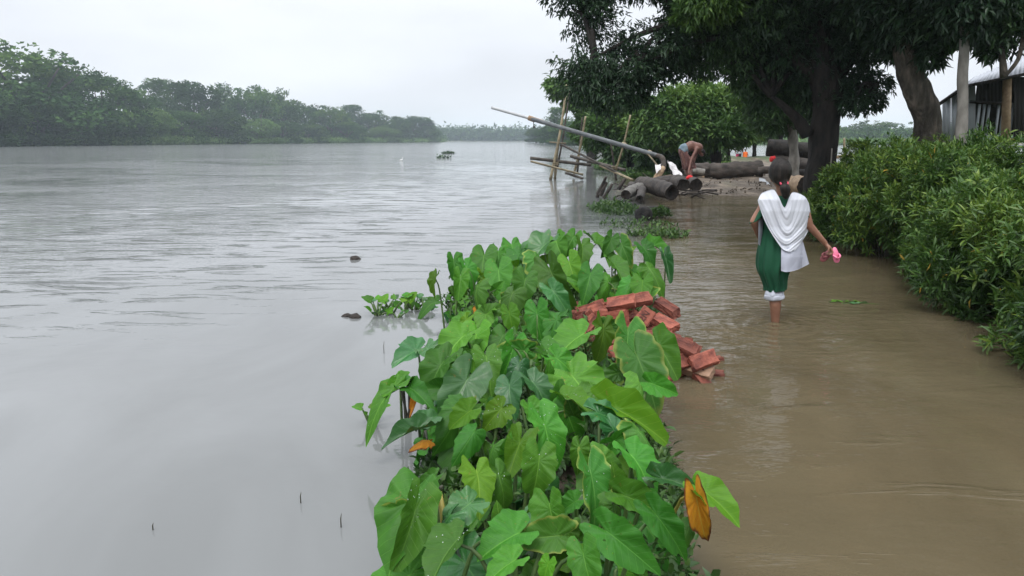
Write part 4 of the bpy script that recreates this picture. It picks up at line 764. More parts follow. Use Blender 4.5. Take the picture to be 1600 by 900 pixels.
# small weeds and roots under the leaves
def in_clump(n, rg, y0=1.2, y1=7.4, grow=0):
    y = rg.uniform(y0, y1, n); l = np.interp(y, CL_Y, CL_L) - grow; r = np.interp(y, CL_Y, CL_R) + grow; return rg.uniform(l, r), y
rg = np.random.default_rng(8); x, y = in_clump(5200, rg); C = np.stack([x, y, np.maximum(ground_h(x, y), 0) + np.abs(rg.normal(size=len(x))) * .07], -1)
V, P_, t_ = rosettes(C, rg.normal(size=C.shape) * .5 + [0, -.1, .8], 5, .05, .022, rg, 0, near=True, jit=.02)
tag(mobj('undergrowth', mesh_np('undergrowth', V, P_, M['weed'], tint=np.repeat(np.clip(rg.normal(.35, .2, len(C) * 5), 0, 1), t_))), 'small creeping weeds growing under the taro leaves', 'weeds', None, 'stuff')
SIM = [(0.565,0.361,0.12,2.6,1.57,0,0.24),(-0.005,0.179,0.396,-0.52,0.6,1.04,0.24),(-0.042,0.707,0.057,1.57,-0,0.04,0.24),(-0.58,-0.259,0.035,-0,0,-2.98,0.24),(0.467,-0.053,0.035,-0,0,0.24,0.164),(0.312,0.094,0.135,0,3.14,-1.45,0.24),(0.178,-0.179,0.338,-1.57,0,0.89,0.24),(-0.292,-0.173,0.212,0.19,0.02,-1.46,0.24),(-0.001,-0.309,0.293,0,0.68,-1.31,0.24),(-0.45,0.11,0.057,1.57,-0,1.71,0.164),(-0.452,-0.084,0.085,-0,2.68,0.26,0.24),(0.049,-0.092,0.435,-1.57,-0.15,-0.63,0.24),(0.34,0.313,0.058,1.57,0,1.52,0.132),(-0.393,-0.315,0.058,-1.57,0,0.28,0.157),(-0.394,-0.202,0.123,0.02,3,0.41,0.24),(-0.12,0.322,0.225,0,-0,0.03,0.24),(0.413,0.117,0.035,-0,-3.14,-1.33,0.24),(0.492,-0.167,0.105,3.14,-0,-1.4,0.24),(0.615,0.125,0.075,-0,-0.36,0.01,0.24),(-0.361,0.618,0.035,0,-0,2.8,0.24),(0.827,0.091,0.035,0,0,0.11,0.24),(0.501,-0.18,0.175,0,-0,-2.36,0.24),(0.1,0.384,0.254,-0.18,0.39,-0.18,0.24),(0.069,-0.646,0.081,0.38,-2.59,0.1,0.13),(-0.605,0.437,0.057,1.57,-0,1.07,0.24),(-0.16,0.624,0.139,-0.31,0.15,3.06,0.24),(-0.22,0.768,0.035,0,-0,-2.55,0.24),(-0.78,-0.077,0.035,3.14,-0,-1.46,0.24),(-0.284,0.902,0.076,-0.13,0.31,1.76,0.24),(0.243,-0.607,0.124,0.01,-2.88,-0.69,0.24),(0.267,0.346,0.172,1.19,0.16,1.36,0.24),(-0.273,-0.45,0.167,2.37,0.02,0.28,0.24),(0.608,-0.565,0.15,-0,-3.14,-0.23,0.24),(0.2,-0.686,0.035,0,0,-3.05,0.114),(0.523,-0.225,0.035,-0,0,-1.39,0.24),(-0.198,0.513,0.194,1.88,0.26,-1.01,0.24),(0.468,-0.577,0.057,1.57,0,0.09,0.24),(0.352,0.549,0.035,-0,-3.14,1.13,0.24),(-0.685,-0.294,0.127,1.57,0,2.74,0.24),(-0.677,-0.125,0.104,-2.4,0.38,1.49,0.24),(0.649,0.24,0.057,-1.57,-0,-0.21,0.24),(-0.447,0.458,0.158,-1.57,-0.03,-1.49,0.24),(0.708,-0.052,0.105,3.14,-0,-0.6,0.24),(0.417,0.307,0.115,1.84,0.93,-1.33,0.147),(-0.126,-0.584,0.135,0,-0,-2.4,0.24),(-0.859,0.489,0.035,-0,3.14,-1.41,0.24),(0.854,0.042,0.105,-0,-3.14,-1.06,0.24),(0.647,-0.616,0.057,-1.57,-0,1.87,0.24),(0.491,-0.892,0.035,0,0,2.64,0.16),(-0.521,0.07,0.057,-1.57,0,-1.55,0.107),(-0.391,-0.395,0.099,-1.89,0.3,0.18,0.24),(0.147,0.393,0.309,0.03,0.42,0.32,0.24),(-0.341,0.412,0.157,-1.57,0,2.83,0.113),(-0.507,-0.113,0.158,-1.66,-0.45,0.47,0.24),(-0.172,-0.335,0.225,0,3.13,0.26,0.152),(0.297,-0.859,0.035,-0,3.14,0.6,0.24),(-0.359,-0.143,0.272,0.11,2.99,0.85,0.24),(-0.422,0.302,0.159,1.47,1.57,0,0.119),(0.289,-0.444,0.206,1.6,-0.51,1.78,0.24),(-0.379,0.166,0.202,0.2,-2.59,-1.48,0.24),(-0.347,0.528,0.244,-0.33,-0.04,-0.91,0.24),(0.042,-0.504,0.217,0,-2.21,-0.71,0.24),(0.678,-0.434,0.071,-0.32,-0.17,2.65,0.24),(0.354,-0.642,0.167,-0.26,-3.11,0.81,0.24),(0.514,0.094,0.128,2.53,0.14,1.74,0.24),(0.147,-0.748,0.129,-0.84,-0.43,2.88,0.24),(-0.732,0.302,0.074,0,-2.79,-0.99,0.24),(-0.112,-0.777,0.07,2.85,-0.18,-1.14,0.24),(-0.411,-0.589,0.152,1.38,0.37,2.93,0.24),(-0.65,0.049,0.035,3.14,0,1.52,0.116),(0.234,0.604,0.117,-0.54,-2.54,1.07,0.24),(-0.223,0.022,0.301,-2.9,-0.38,-0.13,0.148),(-0.153,0.311,0.328,1.58,0.12,1.91,0.24),(0.37,-0.784,0.105,-0,3.14,0.8,0.24),(0.28,0.182,0.239,-1.52,-3.01,-0.11,0.24),(0.5,-0.681,0.035,0,0,0.22,0.24),(0.692,-0.097,0.035,3.14,0,0.25,0.24),(-0.542,0.477,0.15,0,3.14,-1.5,0.24),(0.007,0.559,0.186,-1.25,-0.4,-2.02,0.24),(-0.651,0.226,0.117,-0.35,2.75,1.36,0.24),(-0.528,-0.024,0.163,-1.32,-0.13,0.49,0.24),(-0.553,0.25,0.057,1.57,-0,1.49,0.24),(0.331,-0.156,0.212,0.75,0.46,1.39,0.24),(0.419,0.736,0.057,1.57,0,-0.82,0.24),(-0.568,-0.519,0.12,-0,1.57,-0.28,0.24),(0.475,0.493,0.057,-1.57,-0,-1.66,0.24),(-0.31,0.004,0.157,1.57,-0,1.81,0.103),(-0.345,-0.532,0.085,-2.98,-0.38,-0.16,0.24),(0.234,-0.009,0.265,1.43,-1.57,0,0.151),(0.621,-0.62,0.305,1.01,-1.57,0,0.24),(-0.643,-0.42,0.063,-0.43,1.57,0,0.126),(0.225,0.092,0.269,0.21,-2.62,-0.14,0.24),(0.564,-0.763,0.115,1.74,0.53,-1.03,0.24),(-0.122,0.556,0.223,-1.92,-0.03,2.52,0.116),(0.702,-0.232,0.113,0.25,2.79,0.07,0.24),(-0.047,-1.02,0.035,0,-0,-0.6,0.24),(-0.53,-0.259,0.194,-0.33,-3.03,-0.37,0.24),(-0.678,0.573,0.105,0,0,1.18,0.24),(-0.336,0.126,0.249,-2.56,-0.05,0.53,0.24),(-0.231,-0.976,0.035,0,3.14,1.19,0.24),(0.172,-0.45,0.224,-0,-3.13,-1.2,0.24),(0.194,-0.006,0.386,0.02,-0.1,-3.13,0.24),(-0.13,-0.131,0.336,-0.61,0.76,2.61,0.24),(0.767,-0.334,0.035,0,0,2.56,0.24),(-0.885,0.025,0.057,-1.57,-0,-1.5,0.24),(0.509,-0.439,0.165,1.27,-0.02,2.91,0.24),(-0.173,-0.223,0.254,0.73,-0,1.84,0.102),(0.442,0.017,0.186,2.52,0.23,1.6,0.24),(-0.674,0.542,0.035,-3.14,-0,-1.53,0.106),(-0.878,0.603,0.105,3.14,0,1.19,0.138),(-0.369,0.347,0.276,-0.42,3.12,-0.3,0.24),(-0.84,0.483,0.19,2.03,-1.57,0,0.24),(-0.543,0.119,0.173,-1.57,-0,0.96,0.24),(0.516,-0.369,0.178,1.27,3.03,-0.27,0.24),(-0.826,0.201,0.057,1.57,0,1.82,0.24),(0.423,0.658,0.15,3.14,0,-0.54,0.24),(0.776,0.344,0.035,0,-0,2.46,0.24),(-0.341,-0.666,0.035,3.14,-0,0.18,0.166),(0.075,-0.783,0.063,2.47,-0,-0.77,0.24),(-0.707,0.079,0.146,-0.49,0.16,-2.26,0.24),(-0.121,0.49,0.326,-1.86,-0.24,1.87,0.24),(-0.062,-0.788,0.137,-0.34,-0.05,-0.74,0.24),(0.875,-0.191,0.057,1.57,-0,-2.13,0.24),(0.101,-0.968,0.061,0.58,3.14,-0.64,0.24),(-0.011,-0.363,0.343,0.68,0.07,0.18,0.24)]
# ------------------------------------------------------------------ bricks (poses settled beforehand with a rigid body drop)
M['brick'] = noisy('red_brick', (.085, .024, .018), (.30, .095, .062), 11, .85, 1.0, 50, dist=.008, c3=(.23, .07, .046), rnd=.45)
M['brick_pale'] = noisy('pale_wet_brick', (.20, .13, .085), (.34, .21, .14), 12, .8, .8, 60, dist=.004)
M['brick_mark'] = principled('brick_stamp', (.06, .022, .016), .9)
def brick_mesh(seed, L=.24, broken=False, frog=True):
    rg = np.random.default_rng(seed); bm = bmesh.new(); bmesh.ops.create_cube(bm, size=1)
    for v in bm.verts: v.co = Vector((v.co.x * L, v.co.y * .115, v.co.z * .07))
    if frog:
        top = max(bm.faces, key=lambda f: f.calc_center_median().z)
        r_ = bmesh.ops.inset_individual(bm, faces=[top], thickness=.022, depth=0); bmesh.ops.translate(bm, verts=top.verts, vec=(0, 0, -.009))
    bmesh.ops.bevel(bm, geom=[e for e in bm.edges if len(e.link_faces) == 2 and e.calc_face_angle(0) > 1.2], offset=.005, segments=1, affect='EDGES')
    if broken:
        for v in bm.verts:
            if v.co.x > 0: v.co.x -= abs(rg.normal()) * .02 + .02 * (v.co.z > 0)
    bmesh.ops.subdivide_edges(bm, edges=[e_ for e_ in bm.edges if e_.calc_length() > .05], cuts=3, use_grid_fill=True)
    for v in bm.verts: v.co += Vector(rg.normal(size=3) * .0022); v.co *= 1 - .05 * max(0, math.sin(v.co.x * 31 + seed) * math.sin(v.co.y * 47 + 2 * seed))
    me = bpy.data.meshes.new('brick'); bm.to_mesh(me); bm.free(); me.materials.append(M['brick']); return me
BM_ = [brick_mesh(i) for i in range(5)] + [brick_mesh(9, frog=False)]; BB_ = [brick_mesh(20 + i, .24, True, i % 2 == 0) for i in range(4)]
PC = Vector((.70, 5.16, -.17))
G_B = 'bricks of the heap beside the taro clump'
for i, (x, y, z, ex, ey, ez, L) in enumerate(SIM):
    if math.hypot(x, y) > .55 and abs((Euler((ex, ey, ez)).to_matrix() @ Vector((1, 0, 0))).z) > .7: continue
    half = L < .23; me = BB_[i % 4] if half else BM_[i % 6]
    o = mobj('brick', me, None, tuple(PC + Vector((x * 1.0 - .04, y * .95, z)))); o.rotation_euler = (ex, ey, ez)
    if half: o.scale = (L / .24, 1, 1)
    wz = o.location.z; up = abs((o.rotation_euler.to_matrix() @ Vector((0, 0, 1))).z); lng = abs((o.rotation_euler.to_matrix() @ Vector((1, 0, 0))).z); sd_ = ['right', 'right back', 'back', 'left back', 'left', 'left front', 'front', 'right front'][int((math.atan2(y, x) / (math.pi / 4)) + 8.5) % 8]; dd = math.hypot(x, y)
    tag(o, ('broken brick ' if half else 'red brick ') + ('on end' if lng > .75 else 'flat' if up > .85 else 'on its side' if up < .4 else 'tilted') + (' under the water' if wz < -.04 else ' at the foot' if wz < .06 else ' halfway up' if wz < .17 else ' near the top') + (', %s slope' % sd_ if dd > .25 else ' in the heap middle') + (', outer' if dd > .75 else ', inner' if dd < .5 else ''), 'brick', G_B)
def text_mesh(body, size, ext, mat, name='stamp'):
    cu = bpy.data.curves.new('t', 'FONT'); cu.body = body; cu.size = size; cu.extrude = ext; cu.align_x = 'CENTER'; cu.align_y = 'CENTER'; cu.offset = .0008
    o = bpy.data.objects.new('t', cu); COL.objects.link(o); dg = bpy.context.evaluated_depsgraph_get(); me = bpy.data.meshes.new_from_object(o.evaluated_get(dg))
    bpy.data.objects.remove(o); bpy.data.curves.remove(cu); me.materials.clear(); me.materials.append(mat); me.name = name; return me
def placed_brick(px, py, Y, lng, face, label, me, mat=None):
    """lng: direction of the long side, face: where its top looks"""
    o = mobj('brick', me, None, tuple(at(px, py, Y))); X = Vector(lng).normalized(); Z = (Vector(face) - X * Vector(face).dot(X)).normalized(); Yv = Z.cross(X)
    o.rotation_euler = Matrix((X, Yv, Z)).transposed().to_euler(); o.scale = (.84, .84, .84); tag(o, label, 'brick', G_B)
    if mat: o.data = o.data.copy(); o.data.materials.clear(); o.data.materials.append(mat)
    return o
sb = placed_brick(1002, 502, 4.86, (.62, .25, .72), (-.05, -.9, .62), 'brick stamped with dark letters facing the camera near the top of the heap', BM_[5])
tm = text_mesh('B  2N', .075, .0012, M['brick_mark']); st = mobj('stamp', tm, sb, (0, 0, .0355))
placed_brick(971, 473, 5.05, (.9, -.3, .25), (-.3, -.5, .8), 'topmost brick at the left of the heap against the leaves', BM_[0])
placed_brick(996, 469, 5.2, (.95, .2, .12), (.0, -.5, .9), 'long brick lying across the very top of the heap', BM_[2])
pb = placed_brick(1090, 578, 4.52, (.75, -.55, -.12), (-.1, -.55, .85), 'pale muddy brick with small dark marks at the water edge of the heap', BM_[5], M['brick_pale'])
V, P_ = merge([box((dx, dy, .0355), (.022, .008, .002)) for dx, dy in ((-.05, -.014), (-.02, .012), (.0, -.02), (.03, .016), (.05, -.01), (.012, .004))]); mobj('stamp', mesh_np('stamp', V, P_, M['brick_mark']), pb)
placed_brick(1066, 540, 4.6, (.8, -.45, -.35), (.1, -.5, .85), 'smooth faced brick sloping down to the right above the dark hollow of the heap', BM_[1])
placed_brick(1026, 528, 4.7, (.9, -.35, .05), (-.1, -.45, .9), 'flat lying brick just below the stamped one', BM_[3])
placed_brick(1058, 566, 4.5, (.7, .6, -.1), (-.2, -.8, .5), 'brick standing on its side at the front foot of the heap', BM_[0])
placed_brick(926, 484, 5.3, (.9, .1, .3), (-.1, -.6, .8), 'brick at the upper left of the heap against the leaves', BM_[4])
placed_brick(1038, 505, 4.95, (.5, -.7, -.2), (.2, -.6, .8), 'brick leaning at the right side of the stamped brick', BM_[2])
placed_brick(1032, 606, 4.42, (.8, -.3, -.05), (0, -.1, 1), 'brick just under the water surface in front of the heap', BM_[5])
placed_brick(1108, 603, 4.48, (.8, .4, 0), (0, -.05, 1), 'drowned pale brick showing faintly through the water right of the heap', BM_[5], M['brick_pale'])

rg = np.random.default_rng(66); parts_ = []
for i in range(240):
    a_ = rg.uniform(0, 6.28); q_ = math.sqrt(rg.uniform(0, 1)) * .78; s_ = rg.uniform(.008, .03); zz = .42 * max(0, 1 - q_ / .8) + rg.uniform(-.02, .06)
    parts_.append(box((PC.x + q_ * math.cos(a_), PC.y + q_ * math.sin(a_), PC.z + zz + .06), (s_ * rg.uniform(1, 2), s_ * 1.3, s_), tuple(rg.uniform(0, 3, 3))))
tag(mobj('brick_rubble', mesh_np('brick_rubble', *merge(parts_), M['brick'])), 'small brick chips and crumbs between the bricks of the heap', 'rubble', None, 'stuff')

for i, (px, py, Y_, l_, f_) in enumerate([(918, 492, 5.35, (.9, .3, .2), (0, -.6, .8)), (936, 506, 5.22, (.7, -.6, .2), (-.3, -.6, .7)), (955, 494, 5.2, (.95, .1, -.2), (.1, -.8, .6)), (925, 520, 5.1, (.6, .5, .5), (0, -.8, .5)), (962, 518, 5.0, (.9, -.2, .3), (-.2, -.5, .8)), (1004, 524, 4.85, (.8, .5, -.1), (.2, -.7, .7)), (1058, 548, 4.62, (.6, -.7, .3), (0, -.7, .7)), (1088, 562, 4.5, (.9, .2, .25), (-.1, -.8, .6)), (1030, 482, 5.15, (.7, -.6, -.4), (.3, -.5, .8))]):
    placed_brick(px + 14, py, Y_, l_, f_, ['dark brick at the far left edge of the heap among the leaves', 'brick leaning on the leftmost one of the heap', 'long brick across the upper left of the heap', 'steep brick low on the left of the heap', 'brick under the long one at the upper left', 'brick in the middle of the heap under the stamped one', 'brick turned on edge in the right half of the heap', 'brick just above the pale marked one', 'brick behind the stamped one, sloping right'][i], (BM_ + BB_)[i], None)
# broken chunks thrown over the heap
rg = np.random.default_rng(91)
for i in range(64):
    a_ = rg.uniform(0, 6.28); q_ = math.sqrt(rg.uniform(0, 1)) * .66; zz = .43 * max(0, 1 - q_ / .78) + .07
    o = mobj('brick', BB_[i % 4], None, tuple(PC + Vector((q_ * math.cos(a_), q_ * math.sin(a_), zz)))); o.rotation_euler = tuple(rg.uniform(0, 6.28, 3)); o.scale = (rg.uniform(.28, .6), rg.uniform(.55, .95), rg.uniform(.7, 1))
    tag(o, 'small brick chunk %s, %s side of the heap' % ('near the top' if q_ < .25 else 'halfway down the slope' if q_ < .5 else 'at the foot', ['right', 'back', 'left', 'front'][int(a_ / (math.pi / 2) + .5) % 4]), 'brick', G_B)

# ------------------------------------------------------------------ floating plants and small things
def small_leaf_mesh(mk, seed, wid, L=1.0):
    V, P_, lf = taro_leaf(seed, fold=.35, droop=.1, wid=wid, back=.12); me = mesh_np('leaf', V, P_, M[mk], smooth=True); a = me.attributes.new('lf', 'FLOAT_VECTOR', 'POINT'); a.data.foreach_set('vector', lf.astype(np.float32).ravel()); return me
HL = [small_leaf_mesh('taro_g', 71, .5), small_leaf_mesh('taro_l', 72, .45), small_leaf_mesh('taro_b', 73, .55)]
def hyacinth(px, py, label, n=6, sz=.075, seed=0, group='water hyacinths afloat left of the clump', z=0, up=.6):
    p = gnd(px, py, z); rg = random.Random(seed); e = empty('water_hyacinth', p); tag(e, label, 'water plant', group)
    for i in range(n):
        a_ = i * 2.4 + rg.random(); h = rg.uniform(.02, .13); rr_ = rg.uniform(.03, .11); T0 = Vector((rr_ * math.cos(a_), rr_ * math.sin(a_), h))
        o = mobj('leaf', HL[rg.randrange(3)], e, tuple(T0)); d = Vector((math.cos(a_), math.sin(a_), rg.uniform(-.1, up * 2))).normalized(); Z = (Vector((rg.uniform(-.4, .4), -.5, .9)) - d * Vector((0, -.5, .9)).dot(d)).normalized(); X = d.cross(Z).normalized(); Z = X.cross(d)
        o.rotation_euler = Matrix((X, d, Z)).transposed().to_euler(); s = sz * rg.uniform(.7, 1.3); o.scale = (s, s, s)
        V, P_ = tube(spline([(0, 0, -.03), tuple(T0 * .6), tuple(T0)], 5), [.006, .01, .009, .005, .004], 5); mobj('stalk', mesh_np('stalk', V, P_, M['stalk'], smooth=True), e)
    return e
for i, (px, py, n, sz, lb) in enumerate([(590, 492, 8, .075, 'floating water hyacinth with upright round leaves at the left end of the raft'), (612, 490, 5, .05, 'small low water hyacinth second from the left end of the raft'), (632, 486, 6, .085, 'water hyacinth with a tall pointed leaf in the middle of the raft'),
      (648, 484, 6, .06, 'water hyacinth next to the right of the tall pointed leaf'), (664, 486, 6, .06, 'water hyacinth joining the raft to the taro clump'), (602, 486, 5, .05, 'tiny water hyacinth behind the left end of the raft'), (582, 664, 6, .045, 'small light green water lettuce floating under the bent taro leaf'), (620, 496, 4, .04, 'half sunk water hyacinth in front of the middle of the raft')]):
    hyacinth(px, py, lb, n, sz, i)
for nm, px, py, s, lb in [('mud_clod', 541, 494, .035, 'dark brown clod floating at the left tip of the hyacinth raft'), ('mud_clod', 554, 496, .045, 'grey clod floating beside the dark one at the raft'), ('driftwood', 555, 405, .06, 'small dark piece of driftwood alone on the open river')]:
    bm = bmesh.new(); bmesh.ops.create_icosphere(bm, subdivisions=2, radius=1); rg = np.random.default_rng(px)
    for v in bm.verts: v.co *= 1 + .18 * math.sin(v.co.x * 3 + px) + .08 * rg.normal(); v.co.x *= 1.5; v.co.z *= .7
    me = bpy.data.meshes.new(nm); bm.to_mesh(me); bm.free(); me.materials.append(M['log']); p = gnd(px, py); o = mobj(nm, me, None, (p.x, p.y, 0)); o.scale = (s, s, s); tag(o, lb, nm.replace('_', ' '))
def weed_patch(px, py, rx, ry, n, label, seed, h=.05, L=.06, W=.025, name='floating_weeds', mat='weed', Y=None, z=0, up=.8):
    p = gnd(px, py, z); rg = np.random.default_rng(seed); a_ = rg.uniform(0, 6.28, n); q = np.sqrt(rg.uniform(0, 1, n)); C = np.stack([q * np.cos(a_) * rx, q * np.sin(a_) * ry, np.abs(rg.normal(size=n)) * h * (1.1 - q)], -1)
    V, P_, t_ = rosettes(C, rg.normal(size=C.shape) * .6 + [0, -.2, up], 5, L, W, rg, 0, near=L > .05, jit=L * .3); o = mobj(name, mesh_np(name, V, P_, M[mat], tint=np.repeat(np.clip(rg.normal(.5, .22, n * 5), 0, 1), t_)), None, (p.x, p.y, z)); return tag(o, label, 'weeds', None, 'stuff')
weed_patch(1030, 368, .5, .4, 110, 'leafy weeds floating just behind the far end of the taro clump', 1, .07, .08, .03)
weed_patch(960, 328, .55, 1.2, 190, 'green weeds growing in the shallows before the dark posts', 2, .12, .10, .035)
weed_patch(1000, 352, .7, .7, 60, 'sparse floating weeds between the black lump and the taro clump', 3, .05, .08, .03)
weed_patch(1030, 336, .22, .15, 50, 'bright green weeds lying on the dark log in the shallows', 4, .12, .09, .04, z=.05)
weed_patch(700, 240, .7, .5, 70, 'dark floating raft of water plants far out on the river', 5, .09, .2, .07, mat='mango')
weed_patch(692, 247, .7, .2, 16, 'thin line of floating plants next to the dark raft on the river', 6, .06, .25, .1, mat='mango')
weed_patch(1008, 275, .9, 1.6, 700, 'low grass and weeds on the bank under the end of the pipe', 7, .16, .16, .05, z=.05)
weed_patch(975, 262, 1.4, 4.0, 1100, 'overgrown grassy bank below the leaning bamboo pole', 8, .35, .22, .07, z=.1)
weed_patch(1045, 262, 1.4, 2.0, 700, 'weeds on the bank behind the white sack', 9, .3, .2, .07, z=.2)
weed_patch(1100, 262, 1.2, 2.0, 500, 'bright weeds behind the bending man', 10, .45, .2, .08, z=.2, mat='tree_mid')
for px, py, lb, sd_ in [(1318, 472, 'yellow green leafy twig floating on the flooded path', 3), (1340, 475, 'few sunken dark leaves trailing right of the yellow green twig', 4)]:
    p = gnd(px, py); e = empty('floating_twig', p); tag(e, lb, 'twig'); rg = random.Random(sd_)
    for i in range(7 if sd_ == 3 else 4):
        o = mobj('leaf', HL[1 if sd_ == 3 else 2], e, (rg.uniform(-.1, .1), rg.uniform(-.03, .03), .008)); s = rg.uniform(.04, .06); o.scale = (s * .6, s, s); o.rotation_euler = (0, rg.uniform(-.3, .3), rg.uniform(0, 6.28))
    V, P_ = tube([(-.14, 0, .004), (0, .01, .01), (.2, -.01, .0)], [.003, .004, .003], 5); mobj('twig', mesh_np('twig', V, P_, M['stalk']), e)
for i, (px, py, h) in enumerate([(239, 828, .03), (470, 786, .05), (533, 824, .06), (600, 552, .09)]):
    p = gnd(px, py); V, P_ = tube([(0, 0, -.1), (0, 0, h * .6), (.004, 0, h)], [.003, .0025, .001], 5); tag(mobj('reed_blade', mesh_np('reed_blade', V, P_, M['stalk_dark']), None, (p.x, p.y, 0)), ['tiny grass blade poking from the river at the lower left', 'thin grass blade poking from the river left of the large bluish leaf', 'grass blade standing in the water nearest to the large bluish leaf', 'thin sprout with side leaves in the water left of the clump'][i], 'grass blade')
# white egret far out on the river
p = gnd(627, 251); e = empty('egret', (p.x, p.y, -.03)); e.scale = (.42, .42, .42); tag(e, 'small white egret standing on the open river far left of the pipe', 'bird')
M['white'] = principled('white_feathers', (.75, .75, .74), .7)
mobj('body', mesh_np('body', *tube([(-.3, 0, .12), (-.2, 0, .16), (0, 0, .22), (.16, 0, .27), (.24, 0, .3)], [.01, .07, .12, .10, .03], 8), M['white'], smooth=True), e)
mobj('neck', mesh_np('neck', *tube(spline([(.2, 0, .27), (.3, 0, .42), (.2, 0, .52), (.27, 0, .62), (.36, 0, .6)], 9), [.05, .04, .035, .03, .03, .035, .04, .03, .01], 6), M['white'], smooth=True), e)
for s_ in (-.03, .05): mobj('leg', mesh_np('leg', *tube([(s_, .02, .15), (s_, .02, -.1)], [.012, .01], 5), M['bark_dark']), e)

# ------------------------------------------------------------------ pump pipe on its bamboo trestle
def pole_px(name, parent, o, a, b, r0, r1, mat, sag=0, nodes=True, seed=0):
    A, B = at(*a), at(*b); mid = A.lerp(B, .5) + Vector((sag, 0, -abs(sag) * .2)); S_ = spline([A, mid, B], 15); k_ = .62 if name == 'bamboo_pole' else .66 if name in ('pipe_end', 'pipe_tube', 'collar') else 1.0; rr = np.linspace(r0, r1, 15) * k_
    if nodes: rr[::2] *= 1.13
    V, P_ = tube(shift(S_, o), rr, 8, .02, seed); return mobj(name, mesh_np(name, V, P_, mat, smooth=True), parent)
o = gnd(864, 278); e = empty('bamboo_trestle', (o.x, o.y, 0)); tag(e, 'bamboo trestle of leaning poles lashed together in the river under the long pipe', 'trestle'); o = e.location
Yt = 28.5
for i, (a, b, r0, r1, mk, sg) in enumerate([((860, 281, Yt), (886, 132, Yt), .085, .06, 'bamboo', .05), ((867, 281, Yt + .3), (877, 196, Yt), .08, .07, 'bamboo', -.04), ((871, 262, Yt + .2), (890, 140, Yt + .4), .06, .04, 'bamboo_dark', .03), ((896, 276, Yt + 1), (915, 182, Yt + .4), .075, .055, 'bamboo', .03), ((902, 272, Yt + 1.2), (910, 184, Yt + .6), .065, .05, 'bamboo_dark', 0),
      ((960, 272, 27), (985, 180, 26.2), .055, .045, 'bamboo', .04), ((963, 282, 27), (954, 222, 26.8), .06, .05, 'bamboo_dark', 0), ((829, 247, Yt - .3), (923, 258, Yt + .6), .095, .09, 'bamboo_dark', 0), ((829, 252, Yt - .5), (911, 273, Yt - .2), .06, .06, 'bamboo', 0), ((877, 226, Yt), (988, 281, 26.2), .07, .06, 'bamboo_dark', 0),
      ((892, 244, Yt + .8), (977, 266, 27.3), .095, .09, 'bamboo_dark', 0), ((938, 259, 27.5), (988, 281, 25.9), .065, .065, 'bamboo', 0), ((884, 270, Yt), (911, 279, Yt - .4), .08, .07, 'bamboo_dark', 0), ((858, 222, Yt + .1), (884, 224, Yt + .1), .04, .04, 'bamboo', 0)]):
    pole_px('bamboo_pole', e, o, a, b, r0, r1, M[mk], sg, True, i)
rope = []
for (px, py, Y) in [(868, 256, Yt), (877, 199, Yt), (906, 208, Yt + .5), (901, 247, Yt + .8), (973, 226, 26.5), (960, 262, 26.9)]:
    c = at(px, py, Y) - o; th = np.linspace(0, 12.5, 30); rope.append(tube(np.stack([c.x + .11 * np.cos(th), c.y + .11 * np.sin(th), c.z + th * .01 - .06], -1), [.018] * 30, 5))
mobj('lashing', mesh_np('lashing', *merge(rope), M['bamboo']), e)
oo = at(1036, 248, 25.0); e = empty('water_pipe', (oo.x, oo.y, .2)); tag(e, 'long grey pump pipe slanting up from the bank out over the river', 'pipe'); o = e.location
pole_px('pipe_end', e, o, (768, 168, 29.2), (832, 186, 28.7), .085, .085, M['pipe_pale'], 0, False)
pole_px('pipe_tube', e, o, (828, 185, 28.74), (1034, 245, 25.0), .115, .115, M['pipe'], 0, False)
for a, b, r_ in [((826, 184, 28.75), (836, 187.5, 28.65), .145), ((836, 187, 28.66), (850, 191.5, 28.5), .128), ((1012, 238, 25.4), (1017, 240, 25.35), .15), ((972, 226, 26.1), (978, 228, 26.0), .14)]: pole_px('collar', e, o, a, b, r_, r_, M['wood_tan'] if a[0] < 840 else M['bamboo'], 0, False)
V, P_ = tube(shift(spline([at(1026, 243, 25.1), at(1034, 246, 25), at(1037, 256, 24.9), at(1035, 268, 24.8)], 12), o), [.08] * 4 + [.09] * 8, 10, .03); mobj('elbow', mesh_np('elbow', V, P_, M['log'], smooth=True), e)
V, P_ = tube(shift([at(1036, 262, 24.85), at(1030, 272, 24.7), at(1024, 282, 24.5)], o), [.10, .11, .12], 10, .03); mobj('hose_end', mesh_np('hose_end', V, P_, M['wood_tan'], smooth=True), e)
V, P_ = tube(shift(spline([at(834, 188, 28.6), at(833.5, 195, 28.6), at(835, 200, 28.6)], 6), o), [.015] * 4 + [.05, .04], 5); mobj('hanging_rope', mesh_np('hanging_rope', V, P_, M['bamboo_dark']), e)
V, P_ = tube(shift(spline([at(1012, 240, 25.3), at(1022, 252, 25.1), at(1030, 262, 24.9)], 6), o), [.03] * 6, 5); mobj('brace', mesh_np('brace', V, P_, M['bamboo']), e)

